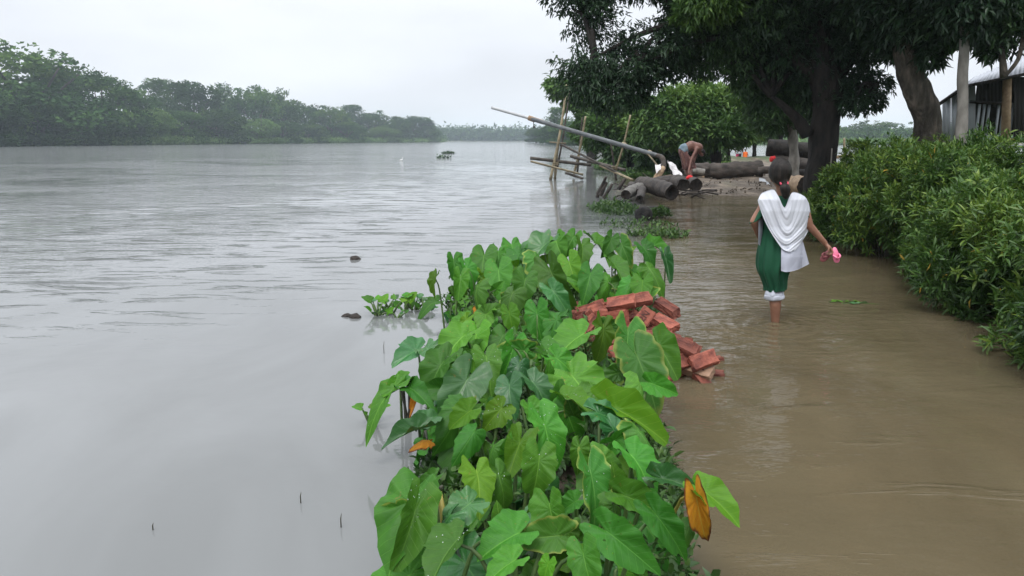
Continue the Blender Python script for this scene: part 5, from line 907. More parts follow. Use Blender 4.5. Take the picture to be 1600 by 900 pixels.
# ------------------------------------------------------------------ logs and rubble on the landing
def log(label, a, b, r0, r1, name='log', cat='log', mat='log', seed=0, hollow=False, sq=1.0, bulge=.13, endmat='log_end', n=14):
    n = 26; sg = 30; A, B = at(*a), at(*b); mid = A.lerp(B, .5); e = empty(name, (mid.x, mid.y, min(A.z, B.z) - r0)); tag(e, label, cat); S_ = spline([A, mid + Vector((0, 0, .03)), B], n); rr = np.linspace(r0, r1, n)
    V, P_ = tube(shift(S_, e.location), rr, sg, 0, seed, False, sq); C = np.repeat(shift(S_, e.location), sg, 0); V = C + (V - C) * (1 + bulge * vnoise(V, seed, .8)[:, None] + .06 * vnoise(V, seed + 1, 3)[:, None] + .07 * np.maximum(vnoise(V * [.7, 2, 2], seed + 2, 5), -.3)[:, None])
    mobj('bark', mesh_np('bark', V, P_, M[mat], smooth=True), e); T = (B - A).normalized()
    for k, (end, s_) in enumerate(((0, -1), (n - 1, 1))):     # sawn faces, sunk a little and rotten in the middle
        ring = V[end * sg:(end + 1) * sg]; c = ring.mean(0); rings = [ring, c + (ring - c) * .86, c + (ring - c) * .6 - np.array(T) * s_ * (.25 * r0 if hollow else .03), c + (ring - c) * .25 - np.array(T) * s_ * (.9 * r0 if hollow else .04)]
        j = np.arange(sg); Q = np.concatenate([np.stack([q * sg + j, q * sg + (j + 1) % sg, (q + 1) * sg + (j + 1) % sg, (q + 1) * sg + j], -1) for q in range(3)]); VV = np.vstack(rings)
        mobj('sawn_end', mesh_np('sawn_end', VV, [Q, np.array([list(range(3 * sg, 4 * sg))])], M[endmat]), e)
    return e
log('short thick log with a dark round sawn end facing right at the water edge', (1002, 288, 20.5), (1050, 300, 18.3), .20, .18, seed=1, hollow=True)
log('short dark log stump lying left of the red cloth', (1056, 284, 20.6), (1068, 288, 19.8), .17, .16, seed=2)
log('dark rounded log end lying right under the red cloth', (1080, 286, 21.0), (1088, 289, 20.2), .15, .15, seed=3)
log('thin hollow log with a black open end beside the weeds', (985, 288, 20), (998, 300, 18.6), .085, .085, seed=4, hollow=True)
log('grey thin log with a round end just below the hollow one', (1003, 296, 19.2), (1000, 311, 17.6), .11, .10, seed=5, hollow=True)
log('pale curved tree stump half in the mud at the left of the logs', (978, 305, 18.2), (998, 295, 19.6), .12, .17, mat='bark_pale', seed=6)
log('huge dark trunk lying across the landing behind the bending man', (1098, 270, 26.5), (1189, 265, 26.5), .24, .29, name='fallen_trunk', seed=7, bulge=.12, endmat='wood_tan')
log('dark crooked log between the bending man and the huge trunk', (1066, 270, 25.5), (1106, 264, 25.7), .16, .22, name='log', seed=8, hollow=True, bulge=.15)
log('curved pale bark ring lying on top of the dark log', (1078, 268, 24.6), (1100, 269, 24.6), .09, .10, name='log', mat='bark_pale', seed=9, hollow=True)
log('small dark log joining the huge trunk at its right end', (1186, 268, 26), (1206, 266, 25.8), .14, .13, seed=10)
log('pinkish brown sawn log beside the black trunk behind the girl', (1230, 290, 19.0), (1262, 292, 17.6), .22, .24, mat='wood_tan', seed=11)
log('long reddish timber lying in the yard beyond the black trunk', (1300, 246, 33), (1346, 244, 33), .07, .07, name='timber', mat='wood_tan', seed=12)
def beam(label, pts, w_, h_, mat='log', name='timber_slab', cat='timber', seed=0):
    S_ = spline([at(*p) for p in pts], 10); e = empty(name, tuple(S_[5])); tag(e, label, cat); V, P_ = tube(shift(S_, e.location), [w_] * 10, 8, .05, seed, True, h_ / w_); mobj('plank', mesh_np('plank', V, P_, M[mat]), e); return e
beam('massive dark timber slab resting on the log pile between the tree trunks', [(1199, 230, 24.5), (1240, 235, 24.2), (1300, 240, 24)], .33, .28, 'bark_dark', seed=1)
beam('second dark timber under the massive slab, next to the thin trunk', [(1208, 252, 24.3), (1240, 256, 24), (1275, 262, 23.5)], .26, .24, 'log', seed=2)
beam('lowest dark timber on the ground behind the black trunk', [(1236, 272, 22.5), (1275, 276, 22), (1300, 276, 22)], .2, .18, 'bark_dark', seed=3)
for i, (a, b, r_) in enumerate([((933, 308, 19.5), (947, 276, 19.2), .05), ((938, 306, 19.3), (948, 284, 19.3), .06), ((943, 310, 19), (957, 287, 19), .05), ((934, 304, 19.8), (941, 290, 19.8), .07), ((966, 296, 20.5), (977, 279, 20.5), .06)]):
    A = at(*a); e = empty('broken_post', (A.x, A.y, 0)); tag(e, ['tallest dark broken post leaning right in the weeds by the water', 'dark broken post standing tight behind the tallest one', 'broken post leaning right, nearest to the water of the group', 'short thick dark stub at the left of the broken posts', 'lone short dark post leaning right, apart from the others'][i], 'post', 'broken dark posts at the river edge'); pole_px('post', e, e.location, a, b, r_, r_ * .7, M['log'], 0, False, i)
# black lump with a grey tarpaulin, dark log in the shallows
def lump(name, label, cat, c, s, mat, seed, rot=0, amp=.22):
    bm = bmesh.new(); bmesh.ops.create_icosphere(bm, subdivisions=4, radius=1); me = bpy.data.meshes.new(name); bm.to_mesh(me); bm.free()
    V = np.empty(len(me.vertices) * 3); me.vertices.foreach_get('co', V); V = V.reshape(-1, 3); V = V * (1 + amp * vnoise(V, seed, .35) + amp * .35 * vnoise(V, seed + 1, 1.2))[:, None] * np.array(s); V[:, 2] = np.maximum(V[:, 2], -s[2] * .6)
    me.vertices.foreach_set('co', V.ravel()); me.materials.append(mat); me.polygons.foreach_set('use_smooth', np.ones(len(me.polygons), dtype=bool)); o_ = mobj(name, me, None, tuple(c)); o_.rotation_euler = (0, 0, rot); return tag(o_, label, cat)
p = gnd(1005, 342); lump('wet_stump', 'black wet stump sticking out of the shallow water beyond the taro clump', 'stump', (p.x, p.y, .05), (.16, .25, .17), M['bark_dark'], 1)
log('dark log lying in the shallows beside the black stump', (1000, 330, 15.6), (1044, 328, 15.2), .10, .06, seed=14)
M['tarp'] = noisy('grey_tarpaulin', (.18, .2, .23), (.35, .37, .4), 9, .5, .3)
def sheet(name, label, cat, corners, mat, seed, amp=.04, nu=16, nv=16, group=None, parent=None, thick=.006):
    c = [Vector(q) for q in corners]; u = np.linspace(0, 1, nu)[:, None, None]; v = np.linspace(0, 1, nv)[None, :, None]; A = [np.array(q) for q in c]
    P_ = (A[0] * (1 - u) + A[1] * u) * (1 - v) + (A[3] * (1 - u) + A[2] * u) * v; V = P_.reshape(-1, 3); V = V + amp * np.stack([vnoise(V, seed, 2.0), vnoise(V, seed + 1, 2.0), vnoise(V, seed + 2, 2.5)], -1)
    o0 = tuple(V.mean(0)) if parent is None else tuple(parent.location); nrm = np.array(unit(np.cross(A[1] - A[0], A[3] - A[0]))); n_ = nu * nv; F_ = grid_faces(nu, nv); V2 = np.vstack([V + nrm * thick / 2, V - nrm * thick / 2])
    ed = np.concatenate([np.arange(nv), np.arange(1, nu) * nv + nv - 1, (nu - 1) * nv + np.arange(nv - 2, -1, -1), np.arange(nu - 2, 0, -1) * nv]); e2 = np.roll(ed, -1); side = np.stack([ed, e2, e2 + n_, ed + n_], -1)
    me = mesh_np(name, shift(V2, o0), [F_, F_[:, ::-1] + n_, side[:, ::-1]], mat, smooth=True)
    if parent is not None: return mobj(name, me, parent)
    return tag(mobj(name, me, None, o0), label, cat, group)
sheet('tarpaulin', 'crumpled grey tarpaulin scrap draped on the black stump', 'tarpaulin', [at(985, 330, 15.6), at(1010, 328, 15.6), at(1014, 337, 15), at(990, 338, 15)], M['tarp'], 3, .03)
sheet('sack', 'large crumpled white sack cloth hung between the pipe elbow and the bending man', 'sack', [at(1042, 250, 24.2), at(1054, 258, 24.4), at(1067, 271, 23.8), at(1056, 280, 23.4)], M['plastic_sack'], 5, .05, 20, 20)
sheet('sack', 'small torn white sack piece left of the pipe elbow', 'sack', [at(1025, 258, 24.9), at(1033, 254, 24.9), at(1033, 266, 24.5), at(1026, 270, 24.5)], M['plastic_sack'], 8, .05)
lump('mud_heap', 'dark mud heap behind the cut log under the white sack', 'mud heap', tuple(at(1046, 286, 22.5)), (.7, .5, .22), M['log_end'], 21)
M['paper'] = principled('white_litter', (.7, .72, .74), .6); M['red'] = noisy('red_cloth', (.55, .01, .015), (.75, .03, .03), 10, .7, .2)
for i, (px, py, s_, lb) in enumerate([(1192, 285, .10, 'flat white piece of litter on the mud left of the girl’s head'), (1181, 273, .12, 'whitish torn bag at the foot of the huge trunk'), (1200, 290, .05, 'tiny white scrap right of the flat white litter')]):
    c = gnd(px, py, .12); sheet('litter', lb.replace('’', "'"), 'litter', [c + Vector((-s_, 0, .02)), c + Vector((s_, -.05, .0)), c + Vector((s_ * .9, .1, .1)), c + Vector((-s_ * .8, .1, .14))], M['paper'] if i < 3 else M['wood_tan'], i, .02, 6, 6, 'litter on the muddy landing')
lump('red_cloth', 'bright red cloth at the hands of the bending man', 'cloth', tuple(at(1078, 278, 20.8)), (.10, .09, .08), M['red'], 30)
lump('red_bundle', 'dark red bundle by the timber pile above the girl’s head'.replace('’', "'"), 'bundle', tuple(at(1207, 249, 24)), (.10, .10, .13), M['red'], 31)
rg = np.random.default_rng(4); n_ = 420; px_ = rg.uniform(1000, 1290, n_); py_ = rg.uniform(278, 303, n_); parts_ = []
for i in range(n_):
    c = gnd(px_[i], py_[i], .1); z_ = float(ground_h(np.array([c.x]), np.array([c.y]))[0])
    if z_ > .0: s_ = rg.uniform(.015, .05); parts_.append(box((c.x, c.y, z_ + s_ * .2), (s_ * rg.uniform(1, 3), s_, s_ * .6), tuple(rg.uniform(0, 3, 3))))
if parts_: rb = []
for i in range(46):
    c = gnd(rg.uniform(985, 1110), rg.uniform(272, 306), .1); a_ = rg.uniform(0, 3.14); l_ = rg.uniform(.15, .6); d_ = Vector((math.cos(a_) * l_, math.sin(a_) * l_, rg.uniform(-.08, .2))); rb.append(tube(spline([c - d_, c + Vector((rg.uniform(-.05, .05), 0, .04)), c + d_], 6), np.linspace(.022, .01, 6) * rg.uniform(.6, 1.6), 5, .1, i))
tag(mobj('dead_branches', mesh_np('dead_branches', *merge(rb), M['log'])), 'tangle of dead sticks and bark strips lying about the cut logs', 'branches', None, 'stuff')
tag(mobj('rubble', mesh_np('rubble', *merge(parts_), M['ground'])), 'scattered bark chips and clods on the muddy landing', 'rubble', None, 'stuff')
# sticks by the big trunk and the low fence beyond
for i, (a, b, r_, lb, mk) in enumerate([((1296, 300, 11.5), (1300, 232, 11.4), .014, 'thin bare stick leaning against the right side of the black trunk', 'bark_pale'), ((1343, 252, 30), (1344, 226, 30), .05, 'dark fence stake standing by the flooded field', 'bark_dark'), ((1320, 256, 27), (1319, 216, 27), .05, 'pale bamboo stake right of the black trunk', 'bamboo'), ((1370, 262, 14), (1369, 228, 14), .014, 'thin stake poking out of the hedge top', 'bamboo')]):
    A = at(*a); e = empty('stake', (A.x, A.y, A.z)); tag(e, lb, 'stake'); pole_px('stick', e, e.location, a, b, r_, r_ * .8, M[mk], 0, False, i)
# grass on the strip at the far side of the flood water
pts = [tuple(gnd(1060, 226.4) + Vector((0, 0, .3))), tuple(gnd(1250, 226.4) + Vector((0, 0, .3))), tuple(gnd(1500, 226.4) + Vector((0, 0, .3)))]
tag(mobj('field_grass', stuff_strip('field_grass', pts, 5000, 1.0, .4, M['far_light'], 12, (3, 5), .25)), 'pale green strip of grass beyond the flood water between the trees', 'grass', None, 'stuff')

# ------------------------------------------------------------------ tin shed
M['tin'] = noisy('grey_tin', (.28, .31, .34), (.42, .45, .48), 2.5, .5, .1, rnd=.12, stretch=(1, 1, .3)); M['tin_roof'] = noisy('pale_tin_roof', (.42, .44, .48), (.52, .54, .58), 1.5, .45, .1, rnd=.05)
M['shade_in'] = principled('inside_shade', (.02, .018, .016), .9)  # near black, the shade inside the shed put into the colour
def corrugated(a, b, c, d, mat, name, parent, pitch=.08, amp=.012, n=2):
    """sheet with corners a,b (low edge) c,d (high edge: c above b); ribs run from low to high"""
    A, B, C_, D_ = [np.array(tuple(q)) for q in (a, b, c, d)]; L_ = np.linalg.norm(B - A); nu = max(4, int(L_ / pitch) * 4 + 1); u = np.linspace(0, 1, nu); nr = unit(np.cross(B - A, D_ - A)); off = (amp * np.sin(u * L_ / pitch * 2 * np.pi))[:, None] * nr
    lo = A + (B - A) * u[:, None] + off; hi = D_ + (C_ - D_) * u[:, None] + off; V = np.stack([lo, hi, lo - nr * .003, hi - nr * .003], 1).reshape(-1, 3); i = np.arange(nu - 1)[:, None] * 4
    Q = np.concatenate([i + q for q in ([[0, 4, 5, 1]], [[2, 3, 7, 6]], [[0, 2, 6, 4]], [[1, 5, 7, 3]])], 1).reshape(-1, 4); return mobj(name, mesh_np(name, shift(V, parent.location), [Q], mat, smooth=False), parent)
YH = 15.5
e = empty('tin_shed', (at(1540, 200, YH).x, YH, .4)); tag(e, 'grey corrugated tin shed with a pale sloping roof behind the hedge at the right edge', 'shed')
lowL = at(1475, 215, YH + .3); 
def pz(px, py, Y): return at(px, py, Y)
# left pale wall in three sheets, right barred front
xs = [1472, 1486, 1500, 1512, 1524]
for a_, b_ in zip(xs[:-1], xs[1:]):
    Ya = YH + (1524 - a_) * .012; Yb = YH + (1524 - b_) * .012; ta = np.interp(a_, [1472, 1524], [157, 127]); tb = np.interp(b_, [1472, 1524], [157, 127])
    corrugated(pz(a_ + .3, 222, Ya), pz(b_, 222, Yb), pz(b_, tb, Yb), pz(a_ + .3, ta, Ya), M['tin'], 'tin_sheet', e)
wl = pz(1524, 222, YH); wr = pz(1740, 222, YH - .8)
for k in range(12):   # upright slats of the barred front, dark inside behind
    px = 1527 + k * 7.5
    if px in (1549.5,): continue
    A, B = pz(px, 222, YH - .02), pz(px + 1, 160 + (k % 3), YH - .02); V, P_ = box((A.lerp(B, .5)) - e.location, (.045, .02, (B - A).length)); mobj('slat', mesh_np('slat', V, P_, M['tin']), e)
V, P_ = box(pz(1640, 172, YH + 1.6) - e.location, (3.4, .05, 1.1)); mobj('inner_wall', mesh_np('inner_wall', V, P_, M['shade_in']), e)
A, B = pz(1516, 159, YH - .1), pz(1580, 163, YH - .1); V, P_ = tube(shift([A, B], e.location), [.035, .035], 6); mobj('rail', mesh_np('rail', V, P_, M['bark_dark']), e)
A, B = pz(1571, 222, YH - .35), pz(1574, 118, YH - .35); V, P_ = tube(shift([A, B], e.location), [.085, .08], 8, .02); mobj('post', mesh_np('post', V, P_, M['wood_tan']), e)
corrugated(pz(1526, 168, YH + .12), pz(1586, 168, YH + .12), pz(1586, 116, YH + .12), pz(1526, 129, YH + .12), M['shade_in'], 'shade_sheet', e)  # added dark panel closing the gap, coloured as the shade of the opening
corrugated(pz(1584, 222, YH - .1), pz(1760, 222, YH - .1), pz(1760, 120, YH - .1), pz(1584, 120, YH - .1), M['shade_in'], 'tin_sheet', e)  # dark sheet whose colour stands for shade in the open front
# roof: front slope in sheets from the eave up to the ridge, and the hip falling to the left
ev = [(1508, 133.5), (1540, 126), (1572, 120), (1604, 113.5), (1700, 94), (1760, 82)]; rd = [(1524, 120), (1550, 108), (1578, 96.5), (1606, 84), (1700, 46), (1760, 22)]
for (a_, b_), (c_, d_) in zip(zip(ev[:-1], ev[1:]), zip(rd[:-1], rd[1:])):
    corrugated(pz(*a_, YH - .6), pz(*b_, YH - .6), pz(*d_, YH + 2.2), pz(*c_, YH + 2.2), M['tin_roof'], 'roof_sheet', e, .09, .014)
corrugated(pz(1467, 161, YH + .1), pz(1508, 132, YH - .6), pz(1524, 119.5, YH + 2.2), pz(1487, 147, YH + 2.6), M['tin'], 'roof_sheet', e, .09, .014)
V, P_ = tube(shift([pz(1467, 163, YH + .1), pz(1508, 135, YH - .62), pz(1604, 115.5, YH - .62), pz(1760, 84, YH - .62)], e.location), [.035] * 4, 6); mobj('eave_beam', mesh_np('eave_beam', V, P_, M['bark_dark']), e)
# ------------------------------------------------------------------ people
M['skin'] = noisy('brown_skin', (.21, .10, .062), (.29, .145, .095), 14, .5, .1, dist=.002); M['skin_d'] = noisy('dark_skin', (.13, .06, .045), (.22, .105, .08), 8, .5, .1)
M['hair'] = noisy('black_hair', (.004, .0035, .003), (.026, .020, .016), 60, .5, .6, 160, stretch=(1, 1, .12), dist=.004, spec=.2)
M['scarf'] = noisy('white_cotton', (.50, .515, .56), (.57, .585, .63), 6, .9, .3, 60, dist=.002); M['scarf2'] = noisy('thin_white_cotton', (.40, .415, .49), (.48, .495, .57), 6, .9, .25, 90, dist=.002)
M['green'] = noisy('dark_green_cotton', (.003, .052, .024), (.008, .085, .038), 5, .8, .3, 70, dist=.003); M['pants'] = noisy('pale_cotton', (.38, .40, .46), (.50, .52, .58), 8, .85, .4, 60, dist=.003)
M['pink'] = principled('pink_rubber', (.78, .20, .32), .5); M['pink_d'] = principled('dark_red_rubber', (.25, .07, .075), .6); M['orange'] = principled('orange_shirt', (.85, .16, .02), .8); M['magenta'] = principled('pink_trousers', (.62, .06, .16), .8); M['navy'] = principled('dark_trousers', (.03, .02, .05), .8)  # second sandal is a darker red than the first
M['shirt'] = principled('white_shirt', (.7, .72, .78), .85); M['short_blue'] = noisy('blue_grey_cloth', (.10, .15, .19), (.17, .22, .25), 9, .85, .3)
def capsule(A, ra, B, rb, seg=14, nr=6):
    A, B = np.array(tuple(A)), np.array(tuple(B)); T = unit(B - A); pts, rr = [], []
    for t_ in np.linspace(-math.pi / 2, 0, 4): pts.append(A + T * ra * math.sin(t_)); rr.append(max(ra * math.cos(t_), .0005))
    for f in np.linspace(0, 1, nr)[1:-1]: pts.append(A + (B - A) * f); rr.append(ra + (rb - ra) * f)
    for t_ in np.linspace(0, math.pi / 2, 4): pts.append(B + T * rb * math.sin(t_)); rr.append(max(rb * math.cos(t_), .0005))
    P_ = np.array(pts); T_ = np.broadcast_to(T, P_.shape); ref = np.array([0, 0, 1.]) if abs(T[2]) < .8 else np.array([0, 1., 0]); a_ = unit(np.cross(T, ref)); b_ = np.cross(T, a_); th = np.linspace(0, 2 * np.pi, seg, endpoint=False)
    V = P_[:, None] + np.array(rr)[:, None, None] * (np.cos(th)[None, :, None] * a_ + np.sin(th)[None, :, None] * b_); n = len(P_); V = V.reshape(-1, 3)
    i = np.arange(n - 1)[:, None] * seg; j = np.arange(seg)[None, :]; k = (j + 1) % seg
    return V, [np.stack([i + j, i + k, i + seg + k, i + seg + j], -1).reshape(-1, 4), np.array([list(range(seg))[::-1]]), np.array([list(range((n - 1) * seg, n * seg))])]
def ellipsoid(c, s, rot=(0, 0, 0), nu=16, nv=10):
    th = np.linspace(0, 2 * np.pi, nu, endpoint=False); ph = np.linspace(-math.pi / 2 + .02, math.pi / 2 - .02, nv); V = np.stack([np.cos(ph)[:, None] * np.cos(th), np.cos(ph)[:, None] * np.sin(th), np.sin(ph)[:, None] + 0 * th], -1).reshape(-1, 3) * np.array(s)
    V = V @ np.array(Euler(rot).to_matrix()).T + np.array(tuple(c)); i = np.arange(nv - 1)[:, None] * nu; j = np.arange(nu)[None, :]; k = (j + 1) % nu
    return V, [np.stack([i + j, i + k, i + nu + k, i + nu + j], -1).reshape(-1, 4), np.array([list(range(nu))[::-1]]), np.array([list(range((nv - 1) * nu, nv * nu))])]
def fused(name, parts, voxel, mat, parent, smooth=4, disp=None):
    """one continuous skin over overlapping volumes"""
    V, P_ = merge(parts); me = mesh_np('tmp', shift(V, tuple(parent.location)), P_); o_ = bpy.data.objects.new('tmp', me); COL.objects.link(o_)
    r_ = o_.modifiers.new('r', 'REMESH'); r_.mode = 'VOXEL'; r_.voxel_size = voxel; s_ = o_.modifiers.new('s', 'SMOOTH'); s_.factor = .5; s_.iterations = smooth
    dg = bpy.context.evaluated_depsgraph_get(); m2 = bpy.data.meshes.new_from_object(o_.evaluated_get(dg)); bpy.data.objects.remove(o_); m2.name = name; m2.materials.clear(); m2.materials.append(mat)
    m2.polygons.foreach_set('use_smooth', np.ones(len(m2.polygons), dtype=bool)); return mobj(name, m2, parent)
def garment(name, rings, mat, parent, seg=56, folds=9, fold_amp=None, seed=0, n=34, thick=.004, closed_top=False):
    """rings: (centre, half width vector x, half depth vector y) from top to bottom; a cloth tube with folds"""
    C = spline([r_[0] for r_ in rings], n); A = spline([r_[1] for r_ in rings], n); B = spline([r_[2] for r_ in rings], n); th = np.linspace(0, 2 * np.pi, seg, endpoint=False); t_ = np.linspace(0, 1, n)[:, None]
    fa = np.interp(np.linspace(0, 1, n), np.linspace(0, 1, len(fold_amp)), fold_amp)[:, None]; rg_ = np.random.default_rng(seed); ph = rg_.uniform(0, 6.28, 4)
    k = 1 + fa * (np.sin(th * folds + ph[0] + 5.0 * t_) + .6 * np.sin(th * (folds * 1.7) // 1 + ph[1] - 3 * t_) + .5 * np.sin(th * 3 + ph[2] + t_ * 5))
    V = C[:, None] + k[..., None] * (np.cos(th)[None, :, None] * A[:, None] + np.sin(th)[None, :, None] * B[:, None]); Vi = C[:, None] + (V - C[:, None]) * (1 - thick * 12); V = V.reshape(-1, 3); Vi = Vi.reshape(-1, 3); m_ = n * seg
    i = np.arange(n - 1)[:, None] * seg; j = np.arange(seg)[None, :]; kk = (j + 1) % seg; Q = np.stack([i + j, i + seg + j, i + seg + kk, i + kk], -1).reshape(-1, 4); j = j[0]; e0 = np.stack([j, (j + 1) % seg, (j + 1) % seg + m_, j + m_], -1); L0 = (n - 1) * seg; e1 = np.stack([L0 + j, L0 + j + m_, L0 + (j + 1) % seg + m_, L0 + (j + 1) % seg], -1)
    return mobj(name, mesh_np(name, shift(np.vstack([V, Vi]), tuple(parent.location)), [Q, Q[:, ::-1] + m_, e0, e1], mat, smooth=True), parent)

# the girl wading along the flooded path, seen from behind
GY = 6.0
def g(px, py, d=0.0): return at(px, py, GY + d)
foot = g(1211, 508); e = empty('person', (foot.x, foot.y, -.22)); tag(e, 'barefoot girl in green tunic and white scarf wading away, pink sandals in hand', 'person')
GIRL = e
bodyp = [
 ellipsoid(g(1219, 271), (.070, .088, .108)), ellipsoid(g(1219, 280, .055), (.050, .05, .070)), capsule(g(1218, 281, .10), .012, g(1218, 277, .10), .010),     # head, jaw, nose
 ellipsoid(g(1205.5, 279, .01), (.010, .018, .028)), ellipsoid(g(1232.5, 279, .01), (.010, .018, .028)), capsule(g(1221, 290), .043, g(1223, 308), .046),
 capsule(g(1204, 317), .058, g(1246, 317), .058), ellipsoid(g(1224, 338), (.135, .085, .14)), ellipsoid(g(1219, 372), (.115, .08, .13)), ellipsoid(g(1214, 398), (.125, .10, .11)),
 capsule(g(1198, 316), .045, g(1178, 346, -.01), .034), capsule(g(1178, 346, -.01), .034, g(1190, 377, .16), .024), ellipsoid(g(1194, 382, .20), (.03, .04, .018)),
 capsule(g(1253, 316), .045, g(1264, 352, .0), .035), capsule(g(1264, 352, .0), .034, g(1289, 380, .02), .023),
 capsule(g(1209, 405), .08, g(1211, 448, .01), .050), capsule(g(1211, 448, .01), .048, g(1211, 475, -.015), .046), capsule(g(1211, 475, -.015), .045, g(1211.5, 512, .02), .029),
 capsule(g(1218, 405), .08, g(1214, 446, .14), .046), capsule(g(1214, 446, .14), .044, g(1213, 480, .26), .040), capsule(g(1213, 480, .26), .038, g(1212, 505, .36), .028)]
a0 = g(1211.5, 512, .02); a0.z = -.08; bodyp += [capsule(g(1211.5, 510, .02), .029, (a0.x, a0.y, -.15), .030), capsule((a0.x, a0.y - .03, -.19), .030, (a0.x - .005, a0.y + .15, -.205), .026)]
a1 = g(1212, 505, .36); bodyp += [capsule((a1.x, a1.y, a1.z), .028, (a1.x, a1.y + .02, -.10), .030), capsule((a1.x, a1.y, -.13), .03, (a1.x, a1.y + .17, -.17), .026)]
# right hand: palm, four unequal curled fingers and a thumb closing on the sandal straps
pm = g(1294.5, 386.5, .01); dirh = (g(1300, 391) - g(1289, 380)).normalized(); sdv = Vector((0, 1, 0)); dn = dirh.cross(sdv).normalized(); dn = dn if dn.z < 0 else -dn
bodyp.append(ellipsoid(pm, (.036, .030, .019), (0, .75, 0)))
for i, ln in enumerate((.030, .034, .032, .026)):
    b0 = pm + dirh * .028 + sdv * (-.024 + .016 * i); b1 = b0 + dirh * ln * .8 + dn * .010; b2 = b1 + dn * ln * .8 - dirh * .004; b3 = b2 + dn * .008 - dirh * ln * .5
    bodyp += [capsule(b0, .0085, b1, .008, 8, 3), capsule(b1, .008, b2, .0075, 8, 3), capsule(b2, .0075, b3, .007, 8, 3)]
t0 = pm - sdv * .026 - dirh * .012; t1 = t0 - sdv * .012 + dn * .022 + dirh * .012; t2 = t1 + dirh * .020 + dn * .010; bodyp += [capsule(t0, .011, t1, .009, 8, 3), capsule(t1, .009, t2, .0075, 8, 3)]
for i in range(4):    # left hand, curled before the body
    b0 = g(1196, 383, .225) + Vector((0, 0, -.012 + .010 * i)); bodyp.append(capsule(b0, .008, b0 + Vector((.025, .03, -.008)), .007, 8, 3))
bodyp.append(capsule(g(1193, 380, .2), .009, g(1196, 377, .24), .008, 8, 3))
fused('body', bodyp, .0075, M['skin'], e, 5)
# hair: close cap, gathered into a short tail by a red band
hp = [ellipsoid(g(1219, 268, -.006), (.090, .103, .106)), ellipsoid(g(1220, 274, -.045), (.070, .062, .080)), ellipsoid(g(1223, 285, -.07), (.045, .038, .035)), ellipsoid(g(1219, 262, .02), (.078, .085, .09))]
fused('hair', hp, .009, M['hair'], e, 4)
V, P_ = tube(shift(spline([g(1225, 287, -.09), g(1226.5, 293, -.115), g(1227.5, 301, -.118), g(1228, 311, -.11)], 12), e.location), [.022, .026, .032, .037, .039, .039, .037, .035, .032, .028, .022, .010], 18, .05, 3, True, .8); mobj('ponytail', mesh_np('ponytail', V, P_, M['hair'], smooth=True), e)
th = np.linspace(0, 2 * np.pi, 22); c = np.array(g(1225, 286.5, -.092)); V, P_ = tube(shift(np.stack([c[0] + .028 * np.cos(th), c[1] + .015 * np.sin(th), c[2] + .022 * np.sin(th) + .004], -1), e.location), [.0085] * 22, 8); mobj('hair_band', mesh_np('hair_band', V, P_, principled('red_hair_band', (.6, .05, .10), .6), smooth=True), e)
# tunic
def rg_(px, py, hw, hd, d=0, tilt=0): return (tuple(g(px, py, d)), (hw, 0, tilt), (0, hd, 0))
garment('tunic', [rg_(1222, 305, .075, .06), rg_(1224, 312, .155, .085), rg_(1223, 330, .158, .10), rg_(1219, 355, .135, .095), rg_(1214, 380, .140, .115, .01), rg_(1212, 402, .148, .140, .02), rg_(1207.5, 420, .124, .145, .03), rg_(1208, 434, .100, .14, .04), rg_(1210, 444, .086, .125, .035, .006), rg_(1210.5, 452, .082, .118, .035, .010)], M['green'], e, 96, 9, [0, .005, .015, .03, .05, .06, .06, .065, .07], 3, 60, thick=.002)
garment('sleeve', [(tuple(g(1203, 314)), (.05, 0, .02), (0, .058, 0)), (tuple(g(1195, 322)), (.058, 0, .028), (0, .062, 0)), (tuple(g(1184, 338)), (.052, 0, .028), (0, .056, 0)), (tuple(g(1180, 344)), (.048, 0, .026), (0, .052, 0))], M['green'], e, 32, 5, [0, .02, .04, .05], 5, 14)
garment('sleeve', [(tuple(g(1246, 314)), (.045, 0, -.02), (0, .05, 0)), (tuple(g(1252, 326)), (.045, 0, -.02), (0, .050, 0)), (tuple(g(1258, 337)), (.042, 0, -.02), (0, .046, 0))], M['green'], e, 32, 5, [0, .02, .04], 6, 12)
garment('trouser_leg', [(tuple(g(1210, 430, .0)), (.065, 0, 0), (0, .065, 0)), (tuple(g(1209.5, 449, .0)), (.054, 0, 0), (0, .054, 0)), (tuple(g(1209.5, 458, .0)), (.074, 0, .004), (0, .073, 0)), (tuple(g(1210, 465, -.005)), (.066, 0, .006), (0, .066, 0))], M['pants'], e, 44, 6, [.02, .04, .05, .05], 7, 26)
garment('rolled_cuff', [(tuple(g(1209.5, 459.5, 0)), (.060, 0, .004), (0, .060, 0)), (tuple(g(1209.5, 460.5, 0)), (.078, 0, .004), (0, .078, 0)), (tuple(g(1210, 466, 0)), (.077, 0, .008), (0, .077, 0)), (tuple(g(1210, 468, 0)), (.060, 0, .006), (0, .060, 0))], M['pants'], e, 44, 5, [.03, .05, .05, .03], 8, 14)
garment('trouser_leg', [(tuple(g(1217, 425, .08)), (.07, 0, 0), (0, .07, 0)), (tuple(g(1214, 446, .13)), (.058, 0, 0), (0, .058, 0)), (tuple(g(1213, 458, .19)), (.055, 0, 0), (0, .055, 0))], M['pants'], e, 40, 6, [.02, .05, .05], 9, 20)
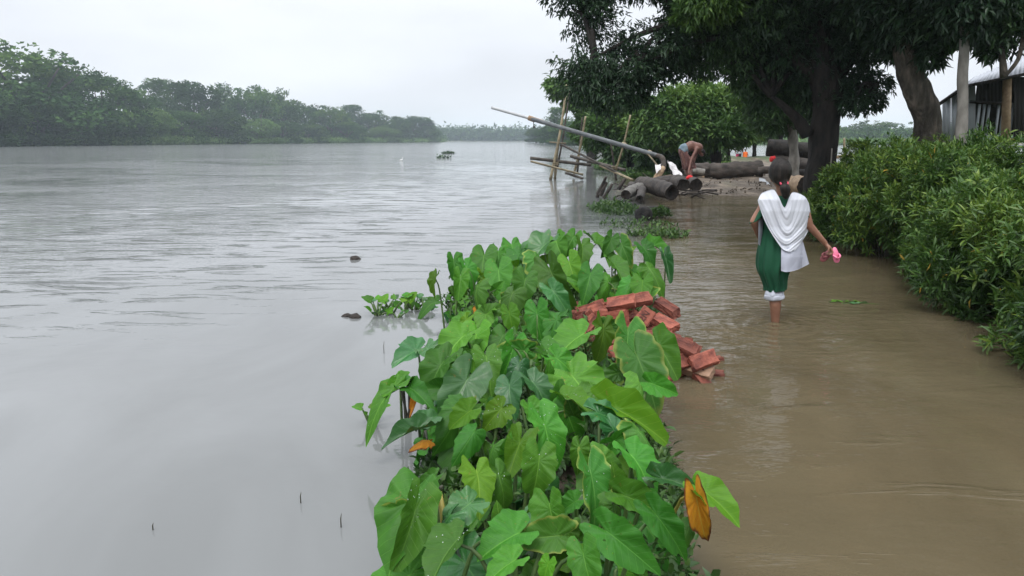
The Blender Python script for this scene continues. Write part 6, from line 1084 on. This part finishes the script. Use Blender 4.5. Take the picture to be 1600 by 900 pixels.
# scarf: a patch of cloth over both shoulders, its neckline a V, drawn down to one corner at the right hip
def q(cx, cy): return 1120 + cx / 2.8125, 220 + cy / 2.8125
def cloth_patch(name, top, bot, bulgeL, bulgeR, depth, folds, amp, mat, nu=70, nv=60, skew=0, thick=.004, seed=0):
    Tt = spline([(*q(*p), 0) for p in top], nu); Bb = spline([(*q(*p), 0) for p in bot], nu); s = np.linspace(0, 1, nu)[:, None]; t_ = np.linspace(0, 1, nv)[None, :]
    X = Tt[:, 0:1] * (1 - t_) + Bb[:, 0:1] * t_ + ((1 - s) ** 2 * bulgeL + s ** 2 * bulgeR) / 2.8125 * np.sin(np.pi * t_); Us = 4 * s * (1 - s); Tf = Tt[:1, 1:2] * (1 - s) + Tt[-1:, 1:2] * s + (18 * Us if name == 'scarf' else 0); Tf = Tf if name == 'scarf' else Tt[:, 1:2]; Yp = Tf * (1 - t_) + (Bb[:, 1:2] + 0) * t_ + (Tt[:, 1:2] - Tf) * (1 - t_) ** 4
    rgq = np.random.default_rng(seed); ab = np.sqrt((s - .52) ** 2 + .012); ph = folds * 2 * np.pi * ((t_ ** .9) * .95 + skew * (s - .5) + 1.35 * ab * (1 - t_) ** 1.1) + 1.1 * np.sin(5 * s + 1 + 2 * t_) + .9 * np.sin(3 * s + 6 * t_)
    fo = amp * (.42 * np.sin(ph) + .30 * np.abs(np.sin(1.35 * ph + 3 * s)) ** .6 * np.sin(2.9 * ph + 4 * s) * (.4 + .6 * np.sin(3 * s + 2) ** 2)) * (.35 + .65 * np.sin(np.pi * np.clip(s, 0, 1)) ** .6) * (.5 + .8 * t_) + amp * .16 * np.sin(17 * s + 11 * t_ + 2 * np.sin(5 * t_)); D = depth(X, Yp, s, t_) - fo
    V = np.array([tuple(g(X[i, j], Yp[i, j], D[i, j])) for i in range(nu) for j in range(nv)]); W_ = V + np.array([0, thick, 0]); F_ = grid_faces(nu, nv); n_ = nu * nv
    ed = np.concatenate([np.arange(nv), np.arange(1, nu) * nv + nv - 1, (nu - 1) * nv + np.arange(nv - 2, -1, -1), np.arange(nu - 2, 0, -1) * nv]); e2 = np.roll(ed, -1)
    return mobj(name, mesh_np(name, shift(np.vstack([V, W_]), tuple(GIRL.location)), [F_, F_[:, ::-1] + n_, np.stack([ed, e2, e2 + n_, ed + n_], -1)[:, ::-1]], mat, smooth=True), GIRL)
def back_depth(X, Yp, s, t_):
    cx = np.interp(Yp, [300, 330, 360, 380, 400, 430], [1223, 1223, 1220, 1216, 1214, 1212]); hw = np.interp(Yp, [296, 303, 312, 330, 355, 380, 402, 430], [35, 38, 43, 43, 40, 37, 39, 38]); hd = np.interp(Yp, [296, 303, 312, 330, 355, 380, 402, 430], [.035, .065, .10, .115, .112, .135, .165, .17])
    u = np.clip(np.abs((X - cx) / hw), 0, 1.25); return -hd * np.sqrt(np.clip(1 - u ** 2.6, 0, 1)) + .05 * np.clip(u - 1, 0, 1) - .012
cloth_patch('scarf', [(180, 262), (196, 232), (225, 218), (250, 214), (272, 246), (297, 292), (318, 250), (333, 226), (360, 230), (388, 246), (404, 272)], [(283, 470), (300, 482), (320, 487), (345, 480)], -14, 34, back_depth, 4.4, .019, M['scarf'], 110, 110, thick=.002, seed=1)
def end_depth(X, Yp, s, t_): return back_depth(X, Yp, s, t_) - .002 + .012 * np.sin(9 * s + 2) * t_ + .010
cloth_patch('scarf_end', [(283, 452), (310, 470), (345, 462), (378, 440)], [(283, 572), (310, 576), (355, 566), (406, 541)], 0, 0, end_depth, 1.2, .006, M['scarf2'], 36, 36, .9, seed=2)
def side_depth(X, Yp, s, t_): return -.03 + .10 * s + 0 * t_ - .03 * np.sin(3.1 * t_)
cloth_patch('scarf_front', [(186, 330), (196, 328), (206, 334)], [(182, 452), (192, 462), (203, 452)], 0, 0, side_depth, 1.5, .008, M['scarf2'], 14, 30, .8, seed=3)
# sandals held by their straps
def sandal(mat, label, toe, heel, face):
    A, B = heel, toe; mid = A.lerp(B, .5); e_ = empty('sandal', tuple(mid)); tag(e_, label, 'sandal', 'pair of pink sandals in the girl\'s hand'); L_ = (B - A).length; Yv = (B - A).normalized(); Z = (Vector(face) - Yv * Vector(face).dot(Yv)).normalized(); X = Yv.cross(Z)
    e_.rotation_euler = Matrix((X, Yv, Z)).transposed().to_euler(); th = np.linspace(0, 2 * np.pi, 36, endpoint=False); yy = np.sin(th) * L_ / 2; xx = np.cos(th) * L_ * (.185 + .035 * np.sin(th) - .02 * np.cos(2 * th)); V = np.concatenate([np.stack([xx, yy, np.full(36, z)], -1) for z in (-.007, .007)]); j = np.arange(36)
    mobj('sole', mesh_np('sole', V, [np.array([list(range(36))[::-1]]), np.array([list(range(36, 72))]), np.stack([j, (j + 1) % 36, (j + 1) % 36 + 36, j + 36], -1)], mat), e_)
    e_.scale = (1.4, 1.15, 1)
    for s_ in (-1, 1): mobj('strap', mesh_np('strap', *tube(spline([(s_ * L_ * .17, -L_ * .02, .006), (s_ * L_ * .11, L_ * .14, .03), (0, L_ * .27, .010)], 8), [.006] * 8, 6), mat, smooth=True), e_)
    return e_
sandal(M['pink'], 'bright pink sandal hanging with its sole to the camera from the girl\'s hand', g(1308, 409, -.02), g(1303.5, 388, .0), (.15, -1, .2))
sandal(M['pink_d'], 'darker reddish sandal behind the bright pink one in the girl\'s hand', g(1284, 407, .06), g(1300, 390, .05), (-.5, -.6, .55))

# man bending over on the landing
def f(px, py, d=0.0): return at(px, py, 23.0 + d)
base = f(1074, 281); e = empty('person', (base.x, base.y, float(ground_h(np.array([base.x]), np.array([base.y]))[0]))); tag(e, 'bare backed man bending down on the landing, reaching to a red cloth', 'person')
zf = e.location.z; aL = f(1075, 276, -.08); aR = f(1080, 276, .12)
mp_ = [ellipsoid(f(1068, 237), (.15, .16, .15)), capsule(f(1071, 233), .14, f(1080, 227.5), .15), capsule(f(1080, 228), .15, f(1091, 231), .15), capsule(f(1092, 232), .065, f(1094, 235), .06), ellipsoid(f(1096, 239), (.085, .08, .11), (0, -.5, 0)), ellipsoid(f(1098, 243), (.03, .03, .03)),
  capsule(f(1068, 240, -.1), .095, f(1072, 257, -.12), .07), capsule(f(1072, 257, -.12), .065, aL, .045), capsule(f(1070, 240, .12), .095, f(1079, 257, .12), .07), capsule(f(1079, 257, .12), .065, aR, .045), capsule(aL, .045, (aL.x, aL.y, zf + .05), .045), capsule(aR, .045, (aR.x, aR.y, zf + .05), .045), capsule((aL.x - .03, aL.y, zf + .04), .045, (aL.x + .17, aL.y - .02, zf + .03), .035), capsule((aR.x - .03, aR.y, zf + .04), .045, (aR.x + .17, aR.y - .02, zf + .03), .035),
  capsule(f(1089, 232, -.16), .058, f(1080, 250, -.26), .045), capsule(f(1080, 250, -.26), .043, f(1076, 268, -.42), .032), ellipsoid(f(1076.5, 271, -.45), (.035, .03, .05)), capsule(f(1090, 234, .14), .055, f(1084, 252, .02), .045), capsule(f(1084, 252, .02), .042, f(1079, 269, -.3), .032), ellipsoid(f(1079, 272, -.34), (.035, .03, .05))]
for i in range(4):
    for hx in (1076.5, 1079.5): b0 = f(hx, 273, -.45) + Vector((-.03 + .02 * i, 0, 0)); mp_.append(capsule(b0, .013, b0 + Vector((0, .01, -.06)), .011, 8, 3))
for hx in (1075.5, 1081): b0 = f(hx, 271, -.46); mp_.append(capsule(b0, .014, b0 + Vector((0, -.02, -.05)), .012, 8, 3))
fused('body', mp_, .018, M['skin_d'], e, 4)
fused('hair', [ellipsoid(f(1097, 237), (.09, .09, .085)), ellipsoid(f(1099, 239), (.07, .08, .08))], .02, M['hair'], e, 2)
M['lungi'] = noisy('checked_lungi', (.16, .06, .055), (.30, .17, .14), 16, .85, .3, c3=(.10, .05, .045))
garment('lungi', [(tuple(f(1072, 232)), (.06, 0, -.15), (0, .17, 0)), (tuple(f(1068, 238)), (.15, 0, -.07), (0, .22, 0)), (tuple(f(1073, 248)), (.17, 0, 0), (0, .24, 0)), (tuple(f(1076, 259)), (.20, 0, 0), (0, .24, 0)), (tuple(f(1077, 264)), (.19, 0, .02), (0, .22, 0))], M['lungi'], e, 48, 7, [0, .03, .06, .08, .09], 11, 26)
garment('waist_cloth', [(tuple(f(1073, 232)), (.05, 0, -.16), (0, .18, 0)), (tuple(f(1069, 234)), (.09, 0, -.16), (0, .20, 0)), (tuple(f(1067, 238)), (.14, 0, -.12), (0, .215, 0))], M['short_blue'], e, 36, 6, [0, .03, .04], 12, 12)
# two people far off by the flood water
def small_person(label, px, pyhead, pyfeet, Y, top, legl, legr, seated=False):
    H_ = at(px, pyhead, Y); Fz = -.05; zt = H_.z; x = H_.x; e_ = empty('person', (x, Y, Fz)); tag(e_, label, 'person'); h = zt - Fz; P_ = lambda dx, dy, k: Vector((x + dx * h, Y + dy * h, Fz + k * h))
    fused('body', [ellipsoid(P_(0, 0, .93), (.052 * h, .058 * h, .068 * h)), capsule(P_(0, 0, .86), .03 * h, P_(0, 0, .80), .035 * h), capsule(P_(-.09, 0, .78), .045 * h, P_(.09, 0, .78), .045 * h), ellipsoid(P_(0, 0, .66), (.105 * h, .07 * h, .15 * h)), ellipsoid(P_(0, 0, .52), (.095 * h, .07 * h, .07 * h)),
      capsule(P_(-.12, 0, .78), .032 * h, P_(-.17, -.02, .62), .026 * h), capsule(P_(-.17, -.02, .62), .025 * h, P_(-.16, -.07, .48), .018 * h), capsule(P_(.12, 0, .78), .032 * h, P_(.17, -.02, .62), .026 * h), capsule(P_(.17, -.02, .62), .025 * h, P_(.16, -.07, .48), .018 * h),
      capsule(P_(-.05, 0, .5), .055 * h, P_(-.055, -.02, .27), .04 * h), capsule(P_(-.055, -.02, .27), .038 * h, P_(-.055, 0, .03), .025 * h), capsule(P_(.05, 0, .5), .055 * h, P_(.055, .02, .27), .04 * h), capsule(P_(.055, .02, .27), .038 * h, P_(.055, .03, .03), .025 * h)], .022, M['skin_d'], e_, 3)
    fused('hair', [ellipsoid(P_(0, .01, .95), (.06 * h, .064 * h, .062 * h))], .02, M['hair'], e_, 2)
    garment('shirt', [(tuple(P_(0, 0, .835)), (.05 * h, 0, 0), (0, .05 * h, 0)), (tuple(P_(0, 0, .79)), (.145 * h, 0, 0), (0, .085 * h, 0)), (tuple(P_(0, 0, .65)), (.135 * h, 0, 0), (0, .10 * h, 0)), (tuple(P_(0, 0, .47)), (.14 * h, 0, 0), (0, .11 * h, 0))], top, e_, 28, 5, [0, .03, .05, .06], 1, 14)
    for s_, m_ in ((-1, legl), (1, legr)): garment('trouser_leg', [(tuple(P_(.05 * s_, 0, .52)), (.07 * h, 0, 0), (0, .085 * h, 0)), (tuple(P_(.055 * s_, -.02 * s_, .28)), (.058 * h, 0, 0), (0, .06 * h, 0)), (tuple(P_(.055 * s_, 0, .10)), (.05 * h, 0, 0), (0, .05 * h, 0))], m_, e_, 20, 4, [0, .05, .06], 2, 10)
small_person('far person in a white shirt with pink and dark trousers standing by the flood water', 1155.5, 221, 252, 47, M['shirt'], M['magenta'], M['navy'])
small_person('small child in an orange shirt beside the person in white', 1165, 233, 252, 46.5, M['orange'], M['orange'], M['orange'])

# ------------------------------------------------------------------ haze
hz = bpy.data.materials.new('haze'); hz.use_nodes = True; t = hz.node_tree; t.nodes.remove(t.nodes['Principled BSDF']); pv = t.nodes.new('ShaderNodeVolumePrincipled')
pv.inputs['Color'].default_value = (.80, .91, 1.0, 1); pv.inputs['Density'].default_value = HAZE; pv.inputs['Anisotropy'].default_value = .2
t.links.new(pv.outputs[0], t.nodes['Material Output'].inputs['Volume'])
V, P_ = box((0, 0, 14.3), (3450, 3450, 34.6)); tag(mobj('haze', mesh_np('haze', V, P_, hz)), kind='stuff', label='pale humid air over the river')
